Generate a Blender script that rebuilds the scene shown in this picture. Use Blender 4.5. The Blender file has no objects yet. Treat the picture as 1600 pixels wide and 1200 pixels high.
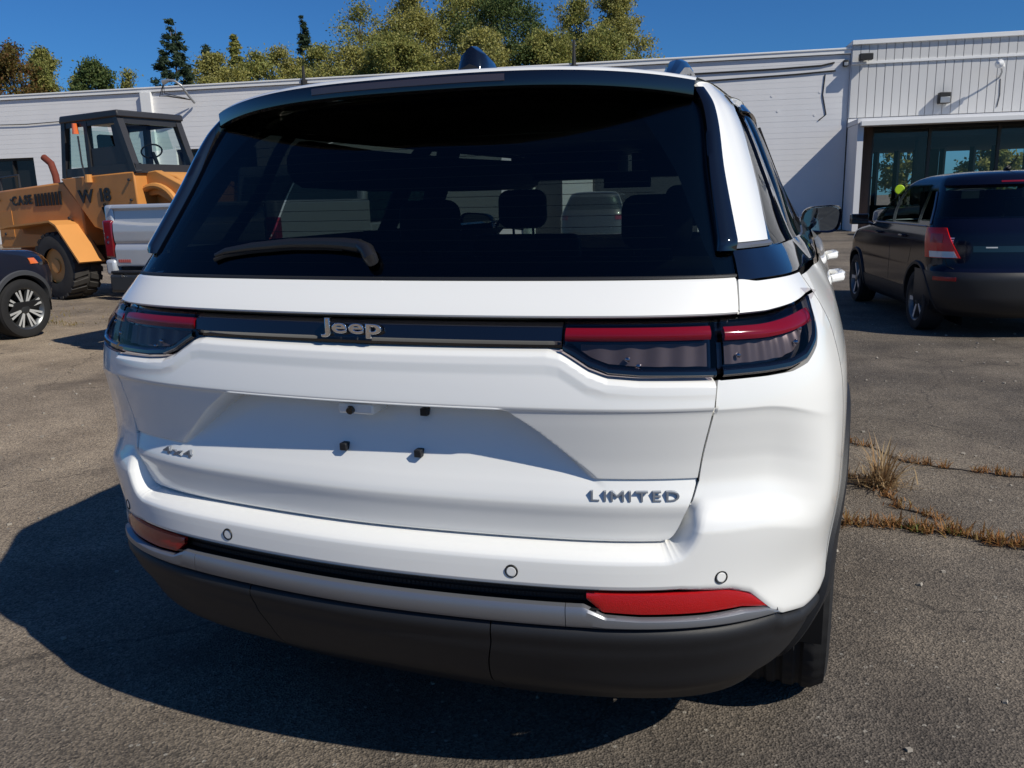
import bpy, math, random
import numpy as np
from mathutils import Vector, Matrix
R=math.radians
random.seed(7); rng=np.random.default_rng(7)
S=bpy.context.scene; COL=S.collection
# ---------------------------------------------------------------- camera, sky, sun, exposure
cd=bpy.data.cameras.new('camera'); cam=bpy.data.objects.new('camera',cd); COL.objects.link(cam); S.camera=cam
yaw,pitch,roll=R(-19.97831673),R(-12.40684699),R(-1.47841127)
fwd=Vector((math.sin(yaw)*math.cos(pitch),math.cos(yaw)*math.cos(pitch),math.sin(pitch)))
rt0=Vector((math.cos(yaw),-math.sin(yaw),0)); up0=rt0.cross(fwd)
rt=math.cos(roll)*rt0+math.sin(roll)*up0; up=-math.sin(roll)*rt0+math.cos(roll)*up0
m=Matrix((rt,up,-fwd)).transposed().to_4x4(); m.translation=Vector((.92839179,-1.53544028,1.40231617)); cam.matrix_world=m
cd.sensor_width=36; cd.lens=1305.83*36/1600; cd.clip_start=.05; cd.clip_end=2000
cd.dof.use_dof=False
SUN=Vector((1.05,-.335,1.0)).normalized()
W=bpy.data.worlds.new('World'); S.world=W; W.use_nodes=True; nt=W.node_tree; nt.nodes.clear()
sky=nt.nodes.new('ShaderNodeTexSky'); sky.sky_type='NISHITA'; sky.sun_disc=False
sky.sun_elevation=math.asin(SUN.z); sky.sun_rotation=math.atan2(SUN.x,SUN.y)
sky.altitude=300; sky.air_density=1.0; sky.dust_density=.5; sky.ozone_density=1.5
bg=nt.nodes.new('ShaderNodeBackground'); bg.inputs['Strength'].default_value=.056
out=nt.nodes.new('ShaderNodeOutputWorld'); tn=nt.nodes.new('ShaderNodeMixRGB'); tn.blend_type='MULTIPLY'; tn.inputs[0].default_value=1; tn.inputs[2].default_value=(.30,.765,1.38,1)
nt.links.new(sky.outputs[0],tn.inputs[1]); nt.links.new(tn.outputs[0],bg.inputs[0]); nt.links.new(bg.outputs[0],out.inputs[0])
sl=bpy.data.lights.new('sun','SUN'); sl.energy=4.5; sl.angle=R(.53); sl.color=(1,.94,.82)
so=bpy.data.objects.new('sun',sl); COL.objects.link(so); so.rotation_euler=SUN.to_track_quat('Z','Y').to_euler()
S.view_settings.view_transform='Standard'; S.view_settings.look='None'; S.view_settings.gamma=1; S.view_settings.exposure=0.09
S.view_settings.use_curve_mapping=False
S.render.engine='CYCLES'; S.cycles.max_bounces=10; S.cycles.transparent_max_bounces=16; S.cycles.caustics_reflective=False; S.cycles.caustics_refractive=False
# ---------------------------------------------------------------- materials
MATS={}
def nodes(name):
    mt=bpy.data.materials.new(name); mt.use_nodes=True; MATS[name]=mt
    return mt,mt.node_tree,mt.node_tree.nodes['Principled BSDF']
def N(nt,t,**k):
    n=nt.nodes.new(t)
    for a,b in k.items():
        if a in n.inputs: n.inputs[a].default_value=b
        else: setattr(n,a,b)
    return n
def pbr(name,col,rough=.5,metal=0,coat=0,spec=.5,var=.0,vscale=8,bump=0,bscale=200,coatr=.03):
    mt,t,p=nodes(name)
    p.inputs['Base Color'].default_value=(*col,1); p.inputs['Roughness'].default_value=rough; p.inputs['Metallic'].default_value=metal
    p.inputs['Coat Weight'].default_value=coat; p.inputs['Coat Roughness'].default_value=coatr; p.inputs['Specular IOR Level'].default_value=spec
    tc=N(t,'ShaderNodeTexCoord')
    if var:
        nz=N(t,'ShaderNodeTexNoise',Scale=vscale,Detail=6.0); t.links.new(tc.outputs['Object'],nz.inputs['Vector'])
        mx=N(t,'ShaderNodeMixRGB'); mx.inputs[1].default_value=(*[c*(1-var) for c in col],1); mx.inputs[2].default_value=(*[min(1,c*(1+var)) for c in col],1)
        t.links.new(nz.outputs['Fac'],mx.inputs[0]); t.links.new(mx.outputs[0],p.inputs['Base Color'])
    if bump:
        nz=N(t,'ShaderNodeTexNoise',Scale=bscale,Detail=3.0); t.links.new(tc.outputs['Object'],nz.inputs['Vector'])
        b=N(t,'ShaderNodeBump',Strength=bump,Distance=.002); t.links.new(nz.outputs['Fac'],b.inputs['Height']); t.links.new(b.outputs[0],p.inputs['Normal'])
    return mt
white=pbr('white_car_paint',(.79,.79,.768),.45,0,1.0,.5,.015,3)
gloss=pbr('gloss_black_trim',(.004,.004,.006),.06,0,1.0)
plastic=pbr('black_textured_plastic',(.015,.0158,.0185),.5,0,0,.35,.1,20,.25,900)
satin=pbr('satin_silver_trim',(.25,.26,.285),.38,.7,0,.5,.03,10)
chrome=pbr('bright_chrome',(.75,.76,.78),.12,1.0)
smokechrome=pbr('dark_chrome_lettering',(.30,.33,.38),.38,.55)
rubber=pbr('tyre_rubber',(.016,.016,.017),.75,0,0,.3,.25,30,.2,300)
darkint=pbr('dark_interior_trim',(.006,.006,.007),.85,0,0,.2,.1,10)
seatm=pbr('black_seat_upholstery',(.006,.006,.007),.7,0,0,.3,.15,30)
lampred=pbr('red_lamp_plastic',(.42,.005,.017),.12,0,1.0,.6)
reflred=pbr('red_reflector_plastic',(.36,.004,.006),.22,0,.6,.5,.06,60,.5,420)
lampgrey=pbr('grey_lamp_chamber',(.17,.155,.16),.35,.3)
wiperm=pbr('wiper_arm_plastic',(.012,.012,.014),.3,0,0,.5)
slotm=pbr('dark_grille_mesh',(.006,.006,.006),.6)
alloy=pbr('machined_alloy',(.66,.66,.65),.35,.45)
alloyd=pbr('dark_alloy',(.12,.125,.13),.35,.8)
def tint(name,col,refl=1.0,rough=0.0):
    mt=bpy.data.materials.new(name); mt.use_nodes=True; t=mt.node_tree; t.nodes.clear(); MATS[name]=mt
    o=N(t,'ShaderNodeOutputMaterial'); tr=N(t,'ShaderNodeBsdfTransparent'); tr.inputs[0].default_value=(*col,1)
    g=N(t,'ShaderNodeBsdfGlossy'); g.inputs['Roughness'].default_value=rough
    lw=N(t,'ShaderNodeFresnel'); lw.inputs['IOR'].default_value=1.5
    geo=N(t,'ShaderNodeNewGeometry'); mx=N(t,'ShaderNodeMixShader')
    # back faces: plain tint
    mul=N(t,'ShaderNodeMath',operation='MULTIPLY'); inv=N(t,'ShaderNodeMath',operation='SUBTRACT'); inv.inputs[0].default_value=1
    t.links.new(geo.outputs['Backfacing'],inv.inputs[1]); t.links.new(lw.outputs[0],mul.inputs[0]); t.links.new(inv.outputs[0],mul.inputs[1])
    m2=N(t,'ShaderNodeMath',operation='MULTIPLY'); m2.inputs[1].default_value=refl; t.links.new(mul.outputs[0],m2.inputs[0])
    t.links.new(m2.outputs[0],mx.inputs[0]); t.links.new(tr.outputs[0],mx.inputs[1]); t.links.new(g.outputs[0],mx.inputs[2]); t.links.new(mx.outputs[0],o.inputs[0])
    return mt
privacy=tint('privacy_glass',(.31,.36,.335)); sideprivacy=tint('side_privacy_glass',(.035,.042,.04)); clearg=tint('window_glass',(.80,.88,.84)); frontside=tint('front_side_glass',(.16,.19,.18)); lensm=tint('smoked_lamp_lens',(.66,.62,.64),.5); storeglass=tint('storefront_glass',(.86,.90,.90),1.0)
# ---------------------------------------------------------------- mesh helpers
def link(o,parent=None):
    COL.objects.link(o)
    if parent is not None: o.parent=parent
    return o
def new(name,me,mat=None,parent=None,angle=35,smooth=True):
    if mat is not None:
        for mm in (mat if isinstance(mat,(list,tuple)) else [mat]): me.materials.append(mm)
    if smooth:
        me.shade_smooth(); me.set_sharp_from_angle(angle=R(angle))
    return link(bpy.data.objects.new(name,me),parent)
def empty(name,loc,label=None,cat=None,group=None,rz=0):
    o=bpy.data.objects.new(name,None); o.location=loc; o.rotation_euler=(0,0,rz); o.empty_display_size=.2; link(o)
    tag(o,label,cat,group); return o
def tag(o,label=None,cat=None,group=None,kind=None):
    if label: o['label']=label
    if cat: o['category']=cat
    if group: o['group']=group
    if kind: o['kind']=kind
    return o
class MB:
    def __init__(s): s.v=[]; s.f=[]; s.mi=[]
    def add(s,v,f,mi=0):
        b=len(s.v); s.v+=[tuple(p) for p in v]; s.f+=[tuple(i+b for i in q) for q in f]; s.mi+=[mi]*len(f)
    def box(s,a,b,mi=0,M=None):
        x0,y0,z0=a; x1,y1,z1=b
        v=[(x0,y0,z0),(x1,y0,z0),(x1,y1,z0),(x0,y1,z0),(x0,y0,z1),(x1,y0,z1),(x1,y1,z1),(x0,y1,z1)]
        if M is not None: v=[M@Vector(p) for p in v]
        s.add(v,[(0,3,2,1),(4,5,6,7),(0,1,5,4),(1,2,6,5),(2,3,7,6),(3,0,4,7)],mi); return s
    def tube(s,pts,r,n=10,mi=0,cap=True):
        pts=[Vector(p) for p in pts]; rs=[float(a) for a in r] if isinstance(r,(list,tuple)) else [float(r)]*len(pts)
        rings=[]
        for i,p in enumerate(pts):
            d=(pts[min(i+1,len(pts)-1)]-pts[max(i-1,0)]).normalized()
            a=d.orthogonal().normalized() if i==0 else (a-d*a.dot(d)).normalized()
            b=d.cross(a)
            rings.append([p+rs[i]*(math.cos(2*math.pi*k/n)*a+math.sin(2*math.pi*k/n)*b) for k in range(n)])
        v=[q for g in rings for q in g]; f=[]
        for i in range(len(pts)-1):
            for k in range(n): f.append((i*n+k,i*n+(k+1)%n,(i+1)*n+(k+1)%n,(i+1)*n+k))
        if cap: f.append(tuple(range(n-1,-1,-1))); f.append(tuple((len(pts)-1)*n+k for k in range(n)))
        s.add(v,f,mi); return s
    def prism(s,poly,axis,a,b,mi=0):
        """poly in the two other axes; extruded along axis 'x','y' or 'z' from a to b"""
        n=len(poly)
        mk={'x':lambda p,c:(c,p[0],p[1]),'y':lambda p,c:(p[0],c,p[1]),'z':lambda p,c:(p[0],p[1],c)}[axis]
        v=[mk(p,a) for p in poly]+[mk(p,b) for p in poly]
        f=[tuple(range(n)),tuple(range(2*n-1,n-1,-1))]+[(i,i+n,(i+1)%n+n,(i+1)%n) for i in range(n)]
        s.add(v,f,mi); return s
    def mesh(s,name):
        me=bpy.data.meshes.new(name); me.from_pydata(s.v,[],s.f)
        me.polygons.foreach_set('material_index',s.mi); me.update()
        import bmesh
        bm=bmesh.new(); bm.from_mesh(me); bmesh.ops.recalc_face_normals(bm,faces=bm.faces); bm.to_mesh(me); bm.free()
        return me
    def build(s,name,mat,parent=None,bevel=0,seg=2,angle=35,smooth=True):
        o=new(name,s.mesh(name),mat,parent,angle,smooth)
        if bevel:
            b=o.modifiers.new('bevel','BEVEL'); b.width=bevel; b.segments=seg; b.limit_method='ANGLE'; b.angle_limit=R(40)
        return o
def gridmesh(name,P,flip=False,rim=0,closed_u=False,keep=None,rimdir=None):
    """P[nu,nv,3] -> mesh; rim: depth of a border folded back along the inward normal"""
    nu,nv=P.shape[:2]
    idx=np.arange(nu*nv).reshape(nu,nv)
    i0=idx; i1=np.roll(idx,-1,0) if closed_u else None
    if closed_u: a,b,c,d=idx[:,:-1],i1[:,:-1],i1[:,1:],idx[:,1:]
    else: a,b,c,d=idx[:-1,:-1],idx[1:,:-1],idx[1:,1:],idx[:-1,1:]
    F=np.stack([a,b,c,d],-1).reshape(-1,4)
    if keep is not None: F=F[keep.reshape(-1)]
    if flip: F=F[:,::-1]
    V=P.reshape(-1,3)
    if rim:
        gu=np.gradient(P,axis=0); gv=np.gradient(P,axis=1); nn=np.cross(gu,gv); nn/=np.linalg.norm(nn,axis=-1,keepdims=True)+1e-12
        if flip: nn=-nn
        loop=list(idx[:,0])+list(idx[-1,1:])+list(idx[-2::-1,-1])+list(idx[0,-2:0:-1])
        loop=np.array(loop); off=-nn.reshape(-1,3)[loop]*rim
        if rimdir is not None: off=np.array(rimdir)*rim+0*off
        RV=V[loop]+off; base=len(V); n=len(loop); V=np.concatenate([V,RV])
        k=np.arange(n); k2=(k+1)%n
        RF=np.stack([loop[k2],loop[k],base+k,base+k2],-1)
        if flip: RF=RF[:,::-1]
        F=np.concatenate([F,RF])
    me=bpy.data.meshes.new(name)
    me.vertices.add(len(V)); me.vertices.foreach_set('co',V.astype(np.float32).ravel())
    me.loops.add(len(F)*4); me.loops.foreach_set('vertex_index',F.astype(np.int32).ravel())
    me.polygons.add(len(F)); me.polygons.foreach_set('loop_start',np.arange(0,len(F)*4,4,dtype=np.int32)); me.polygons.foreach_set('loop_total',np.full(len(F),4,dtype=np.int32))
    me.update(calc_edges=True); me.validate()
    return me
def sm(a,b,x):
    t=np.clip((np.asarray(x,float)-a)/(b-a),0,1); return t*t*(3-2*t)
_glyph={}
def glyph(ch,bold=.0,depth=.1,bevel=.02,res=4):
    k=(ch,bold,depth,bevel)
    if k not in _glyph:
        c=bpy.data.curves.new('glyph','FONT'); c.body=ch; c.size=1; c.extrude=depth; c.bevel_depth=bevel; c.offset=bold; c.resolution_u=res; c.bevel_resolution=2
        o=bpy.data.objects.new('glyph',c); COL.objects.link(o); bpy.context.view_layer.update()
        me=bpy.data.meshes.new_from_object(o.evaluated_get(bpy.context.evaluated_depsgraph_get()))
        bpy.data.objects.remove(o); bpy.data.curves.remove(c)
        v=np.empty(len(me.vertices)*3,np.float32); me.vertices.foreach_get('co',v); v=v.reshape(-1,3)
        _glyph[k]=(v,[tuple(p.vertices) for p in me.polygons],v[:,0].min(),v[:,0].max())
        bpy.data.meshes.remove(me)
    return _glyph[k]
# ================================================================= GROUND
def asphalt_mat():
    mt,t,p=nodes('weathered_asphalt'); tc=N(t,'ShaderNodeTexCoord')
    def noise(sc,det=4,rough=.6):
        n=N(t,'ShaderNodeTexNoise',Scale=sc,Detail=det,Roughness=rough); t.links.new(tc.outputs['Object'],n.inputs['Vector']); return n
    def ramp(src,a,b,c0,c1):
        r=N(t,'ShaderNodeValToRGB'); r.color_ramp.elements[0].position=a; r.color_ramp.elements[1].position=b
        r.color_ramp.elements[0].color=(*c0,1); r.color_ramp.elements[1].color=(*c1,1); t.links.new(src,r.inputs[0]); return r
    def mix(f,a,b,mode='MIX'):
        x=N(t,'ShaderNodeMixRGB',blend_type=mode)
        for s_,i in ((f,0),(a,1),(b,2)):
            if isinstance(s_,(int,float)): x.inputs[i].default_value=s_
            elif isinstance(s_,tuple): x.inputs[i].default_value=(*s_,1)
            else: t.links.new(s_,x.inputs[i])
        return x
    big=noise(.35,5); mid=noise(2.2,6); fine=noise(95,2,.7)
    base=ramp(mid.outputs['Fac'],.32,.72,(.106,.091,.076),(.176,.153,.127))
    patch=ramp(big.outputs['Fac'],.40,.60,(.66,.66,.68),(1.25,1.22,1.17))
    c1=mix(1.0,base.outputs[0],patch.outputs[0],'MULTIPLY')
    # surface gets paler towards the left part of the lot
    sx=N(t,'ShaderNodeSeparateXYZ'); t.links.new(tc.outputs['Object'],sx.inputs[0]); wob=noise(.5,3); ws=N(t,'ShaderNodeMath',operation='MULTIPLY_ADD'); ws.inputs[1].default_value=3.0; t.links.new(wob.outputs['Fac'],ws.inputs[0]); t.links.new(sx.outputs[0],ws.inputs[2])
    leftmix=N(t,'ShaderNodeMapRange'); leftmix.inputs['From Min'].default_value=-2.6; leftmix.inputs['From Max'].default_value=.6; leftmix.inputs['To Min'].default_value=1.0; leftmix.inputs['To Max'].default_value=0.0; t.links.new(ws.outputs[0],leftmix.inputs['Value'])
    pale=mix(1.0,c1.outputs[0],(1.75,1.68,1.58),'MULTIPLY'); c1=mix(leftmix.outputs[0],c1.outputs[0],pale.outputs[0])
    vo=N(t,'ShaderNodeTexVoronoi',Scale=150.0); t.links.new(tc.outputs['Object'],vo.inputs['Vector'])
    agg=ramp(vo.outputs['Color'],.12,.95,(.34,.34,.35),(1.75,1.70,1.62))
    c2=mix(.85,c1.outputs[0],agg.outputs[0],'MULTIPLY')
    # pale stone chips worn bare
    v2=N(t,'ShaderNodeTexVoronoi',Scale=60.0); t.links.new(tc.outputs['Object'],v2.inputs['Vector'])
    sp=N(t,'ShaderNodeSeparateColor'); t.links.new(v2.outputs['Color'],sp.inputs[0])
    g1=N(t,'ShaderNodeMath',operation='GREATER_THAN'); g1.inputs[1].default_value=.965; t.links.new(sp.outputs[0],g1.inputs[0])
    g2=N(t,'ShaderNodeMath',operation='LESS_THAN'); g2.inputs[1].default_value=.35; t.links.new(v2.outputs['Distance'],g2.inputs[0])
    gm=N(t,'ShaderNodeMath',operation='MULTIPLY'); t.links.new(g1.outputs[0],gm.inputs[0]); t.links.new(g2.outputs[0],gm.inputs[1])
    c3=mix(gm.outputs[0],c2.outputs[0],(.24,.22,.19))
    # oil-dark and rusty stains
    st=noise(.9,3); sr=ramp(st.outputs['Fac'],.60,.74,(0,0,0),(1,1,1)); c4=mix(sr.outputs[0],c3.outputs[0],(.062,.050,.044)); 
    mm=N(t,'ShaderNodeMath',operation='MULTIPLY'); mm.inputs[1].default_value=.7; t.links.new(sr.outputs[0],mm.inputs[0]); t.links.new(mm.outputs[0],c4.inputs[0])
    # hairline cracks
    v3=N(t,'ShaderNodeTexVoronoi',Scale=.42,feature='DISTANCE_TO_EDGE'); dn=noise(3,4); ad=N(t,'ShaderNodeMixRGB',blend_type='ADD'); ad.inputs[0].default_value=.35
    t.links.new(tc.outputs['Object'],ad.inputs[1]); t.links.new(dn.outputs['Color'],ad.inputs[2]); t.links.new(ad.outputs[0],v3.inputs['Vector'])
    cr=ramp(v3.outputs['Distance'],.0006,.0022,(.6,.6,.6),(0,0,0)); c5=mix(cr.outputs[0],c4.outputs[0],(.022,.019,.017))
    t.links.new(c5.outputs[0],p.inputs['Base Color']); p.inputs['Roughness'].default_value=.86; p.inputs['Specular IOR Level'].default_value=.3
    h=mix(.5,vo.outputs['Distance'],fine.outputs['Fac'],'ADD')
    b=N(t,'ShaderNodeBump',Strength=.75,Distance=.006); t.links.new(h.outputs[0],b.inputs['Height']); t.links.new(b.outputs[0],p.inputs['Normal'])
    return mt
asph=asphalt_mat()
mb=MB(); mb.add([(-300,-300,0),(300,-300,0),(300,300,0),(-300,300,0)],[(0,1,2,3)])
g=mb.build('parking_lot',asph,smooth=False); tag(g,'worn brown grey asphalt parking lot','parking lot',kind='structure')
# ================================================================= BUILDING
EX=Vector((.988,.154,0)).normalized(); NX=Vector((EX.y,-EX.x,0)); WO=Vector((1.4,32.9,0))
WM=Matrix((EX,-NX,Vector((0,0,1)))).transposed().to_4x4(); WM.translation=WO   # local x along wall, local y into building, z up
wallp=pbr('white_painted_block',(.70,.695,.70),.85,0,0,.3,.07,1.2,.35,60)
trimw=pbr('white_painted_trim',(.76,.76,.75),.6,0,0,.4,.04,2)
panelm=pbr('pale_grey_metal_panel',(.58,.575,.565),.5,.0,0,.5,.06,1.5)
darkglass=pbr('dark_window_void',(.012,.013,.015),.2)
redrust=pbr('red_rust_pipe',(.15,.035,.022),.8,0,0,.3,.3,14)
rustdark=pbr('dark_fixture_metal',(.03,.028,.026),.5,.3,0,.5,.2,20)
greym=pbr('galvanised_metal',(.35,.36,.37),.45,.6,0,.5,.1,12)
brickm=pbr('brown_brick_face',(.11,.075,.06),.85,0,0,.3,.25,14,.4,80)
def wl(o): o.matrix_world=WM; return o
bld=empty('service_building',(0,0,0),'long low white painted block building with flat roof behind the cars','building'); wl(bld)
L0,L1,HT=-46.0,.40,6.28
openings=[(-36.4,-33.96,1.15,3.78),(-26.92,-23.2,.0,3.86),(-11.35,-10.2,.0,2.36),(-9.0,-4.9,0,3.6)] # x0,x1,z0,z1
mb=MB(); mb.box((L0,.35,0),(L1,12,HT-.1)); mb.build('wall_core',darkint,bld,smooth=False)
CH=.2; nC=int(round(HT/CH)); first=None; segmesh={}
for i in range(nC):
    z0,z1=i*CH,(i+1)*CH
    cuts=[(max(L0,a),b) for a,b,c,d in openings if not(z1<=c+.02 or z0>=d-.02)]
    xs=L0
    for a,b in sorted(cuts)+[(L1,L1)]:
        if a-xs>.05:
            key=(round(xs,2),round(a,2))
            if key not in segmesh:
                q=MB(); q.box((xs+.002,.012*0,.003),(a-.002,.4,CH-.003)); segmesh[key]=q.mesh('block_course'); segmesh[key].materials.append(wallp)
            o=bpy.data.objects.new('block_course',segmesh[key]); link(o,bld); o.location=(0,random.uniform(-.002,.002),z0)
        xs=b
mb=MB(); mb.box((L0,.03,0),(-36.41,.39,HT-.01)); 
segs=[(L0,-36.4),(-33.96,-26.92),(-23.2,-11.35),(-10.2,-9.0),(-4.9,L1)]
mb=MB()
for a,b in segs: mb.box((a+.01,.006,0),(b-.01,.36,HT-.02))
for a,b,c,d in openings:
    if c>0: mb.box((a+.0,.008,0),(b,.36,c-.03))
    mb.box((a+.0,.008,d+.03),(b,.36,HT-.02))
mb.build('mortar_backing',wallp,bld,smooth=False)
mb=MB(); mb.box((L0,-.09,HT),(L1+.0,.5,6.48)); mb.box((L0,-.12,6.42),(L1,-.09,6.48)); mb.build('parapet_cap',trimw,bld,bevel=.01)
mb=MB(); mb.box((L0,.5,6.2),(L1,12,6.3)); mb.build('roof',greym,bld,smooth=False)
for a,b,c,d in openings:
    q=MB(); q.box((a,.26,c),(b,.3,d)); f=q.build('dark_opening',darkglass,bld,smooth=False)
    q=MB()
    fr=.07
    q.box((a,.12,d-fr),(b,.26,d)); q.box((a,.12,c),(a+fr,.26,d-fr)); q.box((b-fr,.12,c),(b,.26,d-fr))
    if c>0: q.box((a+fr,.12,c),(b-fr,.26,c+fr)); q.box(((a+b)/2-.03,.14,c+fr),((a+b)/2+.03,.26,d-fr))
    q.build('opening_frame',rustdark,bld,smooth=False)
mb=MB(); mb.box((-28.25,-.16,0),(-27.75,-.0,6.27)); mb.build('pilaster',trimw,bld,bevel=.01)
# wall conduit pipes near the right end
mb=MB()
mb.tube([(-9.5,-.03,5.95),(-6,-.03,5.86),(-2.2,-.03,5.88),(-.6,-.03,5.92),(-.15,-.03,6.0)],.03,8); mb.build('conduit_pipe',rustdark,bld)
mb=MB(); mb.tube([(-9.5,-.025,5.66),(-5,-.025,5.58),(-1.5,-.025,5.66),(-.1,-.025,5.72)],.028,8); mb.build('conduit_pipe',rustdark,bld)
mb=MB(); mb.tube([(L0,-.06,5.35),(-40,-.06,5.32),(-34,-.06,5.22),(-29,-.06,5.35)],.018,6); mb.build('wall_cable',rustdark,bld)
mb=MB(); mb.tube([(-.45,-.015,5.6),(-.5,-.015,4.9),(-.35,-.015,4.2),(-.6,-.015,4.0)],.02,6); mb.build('wall_cable',rustdark,bld)
for k,(x,z) in enumerate(((-2.30,4.94),(-2.07,4.39),(-.75,4.2),(-.6,5.0))):
    q=MB(); q.tube([(x,-.012,z),(x,.01,z)],.045,10); q.build('wall_anchor',wallp,bld)
for x,zt in ((-20.75,6.95),(-9.67,7.30)):
    q=MB(); q.tube([(x,-.14,6.05),(x,-.14,zt)],[.09,.05],8); q.tube([(x,-.14,6.2),(x,-.14,6.4)],.14,8); v=q.build('vent_pipe',rustdark,bld)
# power service mast on the wall with gooseneck
mast=empty('service_mast',(0,0,0),'bent grey electrical service mast on the white wall beside the pilaster','electrical mast'); wl(mast)
q=MB(); q.tube([(-25.75,-.12,5.75),(-25.75,-.55,6.0),(-25.85,-.8,6.35),(-26.1,-.9,6.55),(-26.35,-.9,6.58)],.05,8); q.build('mast_pipe',greym,mast)
q=MB(); q.tube([(-26.35,-.9,6.58),(-26.62,-.9,6.5)],[.07,.11],8); q.build('weather_head',greym,mast)
q=MB()
for k in range(3): q.tube([(-26.6,-.9,6.5),(-26.7-k*.12,-.75,6.1-k*.06),(-26.3-k*.2,-.5,6.0),(-25.8,-.15,5.85)],.016,6)
q.build('service_cable',rustdark,mast)
# right block: showroom, projecting
PR=-.12; CF=-2.0
show=empty('showroom_building',(0,0,0),'showroom with ribbed metal fascia and dark plate glass front at right','building'); wl(show)
RX1=16.0
mb=MB(); mb.box((.44,PR+.06,4.02),(RX1,11.9,6.60)); mb.build('fascia_core',panelm,show,smooth=False)
pw=.287; q=MB(); q.box((.012,PR,0),(pw-.012,PR+.07,1)); q.box((0,PR+.03,0),(.012,PR+.07,1)); pmesh=q.mesh('metal_panel'); pmesh.materials.append(panelm)
for row,(z0,z1) in enumerate(((4.03,5.87),(5.97,6.55))):
    for k in range(56):
        o=bpy.data.objects.new('metal_panel',pmesh); link(o,show); o.location=(.43+k*pw,random.uniform(-.004,.004),z0); o.scale=(1,1,z1-z0)
mb=MB(); mb.box((.41,PR-.10,6.55),(RX1,PR+.3,6.70)); mb.box((.41,PR+.31,6.6),(.6,12,6.70)); mb.build('fascia_cap',trimw,show,bevel=.008)
mb=MB(); mb.box((.42,PR-.06,5.875),(RX1,PR+.08,5.965)); mb.build('fascia_ledge',trimw,show,bevel=.006)
mb=MB(); mb.box((.405,PR+.02,4.02),(.435,.3,6.54)); mb.build('fascia_return',wallp,show,smooth=False)
mb=MB(); mb.box((.50,CF-.10,3.60),(RX1,CF+.1,3.76)); mb.build('canopy_beam',trimw,show,bevel=.01)
mb=MB(); mb.box((.42,CF+.11,3.70),(RX1,.02,3.86)); mb.box((.42,-.1,3.87),(RX1,.02,4.01)); mb.build('canopy_slab',wallp,show,smooth=False)
mb=MB(); mb.box((.44,CF+.15,0),(.64,.0,3.69)); mb.build('wing_wall',wallp,show,smooth=False)
mb=MB(); mb.box((.92,-.05,0),(1.31,.3,3.69)); mb.build('brick_pier_core',brickm,show,smooth=False)
bq=MB(); bq.box((0,-.012,0),(.18,.03,.062)); bmesh_=bq.mesh('brick'); bmesh_.materials.append(brickm)
for r_ in range(47):
    for c_ in range(2):
        o=bpy.data.objects.new('brick',bmesh_); link(o,show); o.location=(.925+c_*.187,-.055+random.uniform(-.003,.003),.01+r_*.0775)
gy=.10
alumin=pbr('dark_bronze_mullion',(.05,.045,.04),.4,.5)
xs=[1.34,3.31,5.63,7.9,10.2,12.5,14.8]
for a,b in zip(xs[:-1],xs[1:]):
    q=MB(); q.box((a+.05,gy,.3),(b-.05,gy+.012,3.58)); q.build('glass_pane',storeglass,show,smooth=False)
for x in xs:
    q=MB(); q.box((x-.05,gy-.06,.3),(x+.05,gy+.08,3.58)); q.build('mullion',alumin,show,smooth=False)
q=MB(); q.box((.92,gy-.06,3.58),(RX1,gy+.08,3.6)); q.build('window_head',alumin,show,smooth=False)
q=MB(); q.box((1.34,gy-.08,0),(RX1,gy+.2,.3)); q.build('window_sill',brickm,show,smooth=False)
# interior: floor, ceiling, back glazing with openings to the far side
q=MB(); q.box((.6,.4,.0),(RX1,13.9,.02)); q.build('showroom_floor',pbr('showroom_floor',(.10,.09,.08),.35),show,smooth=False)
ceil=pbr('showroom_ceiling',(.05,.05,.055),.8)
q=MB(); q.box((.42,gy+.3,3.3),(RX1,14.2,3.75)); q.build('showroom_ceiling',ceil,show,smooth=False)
BA=Vector((.6,13.5,0)); BB=Vector((13.5,4.2,0)); bd=(BB-BA).normalized(); BM=Matrix((bd,Vector((-bd.y,bd.x,0)),Vector((0,0,1)))).transposed().to_4x4(); BM.translation=BA; bl=(BB-BA).length
for x in (0,.9,1.9,2.8,4.0,5.0,5.9,7.1,8.4,9.3,10.6,12,13.3,14.6,bl):
    q=MB(); q.box((x-.10,0,.0),(x+.10,.25,3.25),0,BM); q.build('back_mullion',rustdark,show,smooth=False)
q=MB(); q.box((0,.0,0),(bl,.2,.7),0,BM); q.build('back_wall_sill',pbr('showroom_back_wall',(.10,.09,.08),.8),show,smooth=False)
q=MB(); q.box((6.0,-.06,.7),(7.0,-.02,3.25),0,BM); q.build('back_wall_panel',MATS['showroom_back_wall'],show,smooth=False)
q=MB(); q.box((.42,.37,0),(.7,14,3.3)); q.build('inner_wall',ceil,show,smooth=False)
q=MB(); q.box((3.4,2.0,.02),(3.75,2.35,3.3)); q.build('column',rustdark,show,smooth=False)
q=MB(); q.box((3.4,.6,.02),(5.0,1.4,1.1)); q.build('counter',pbr('counter_wood',(.16,.11,.07),.5),show,smooth=False)
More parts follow.
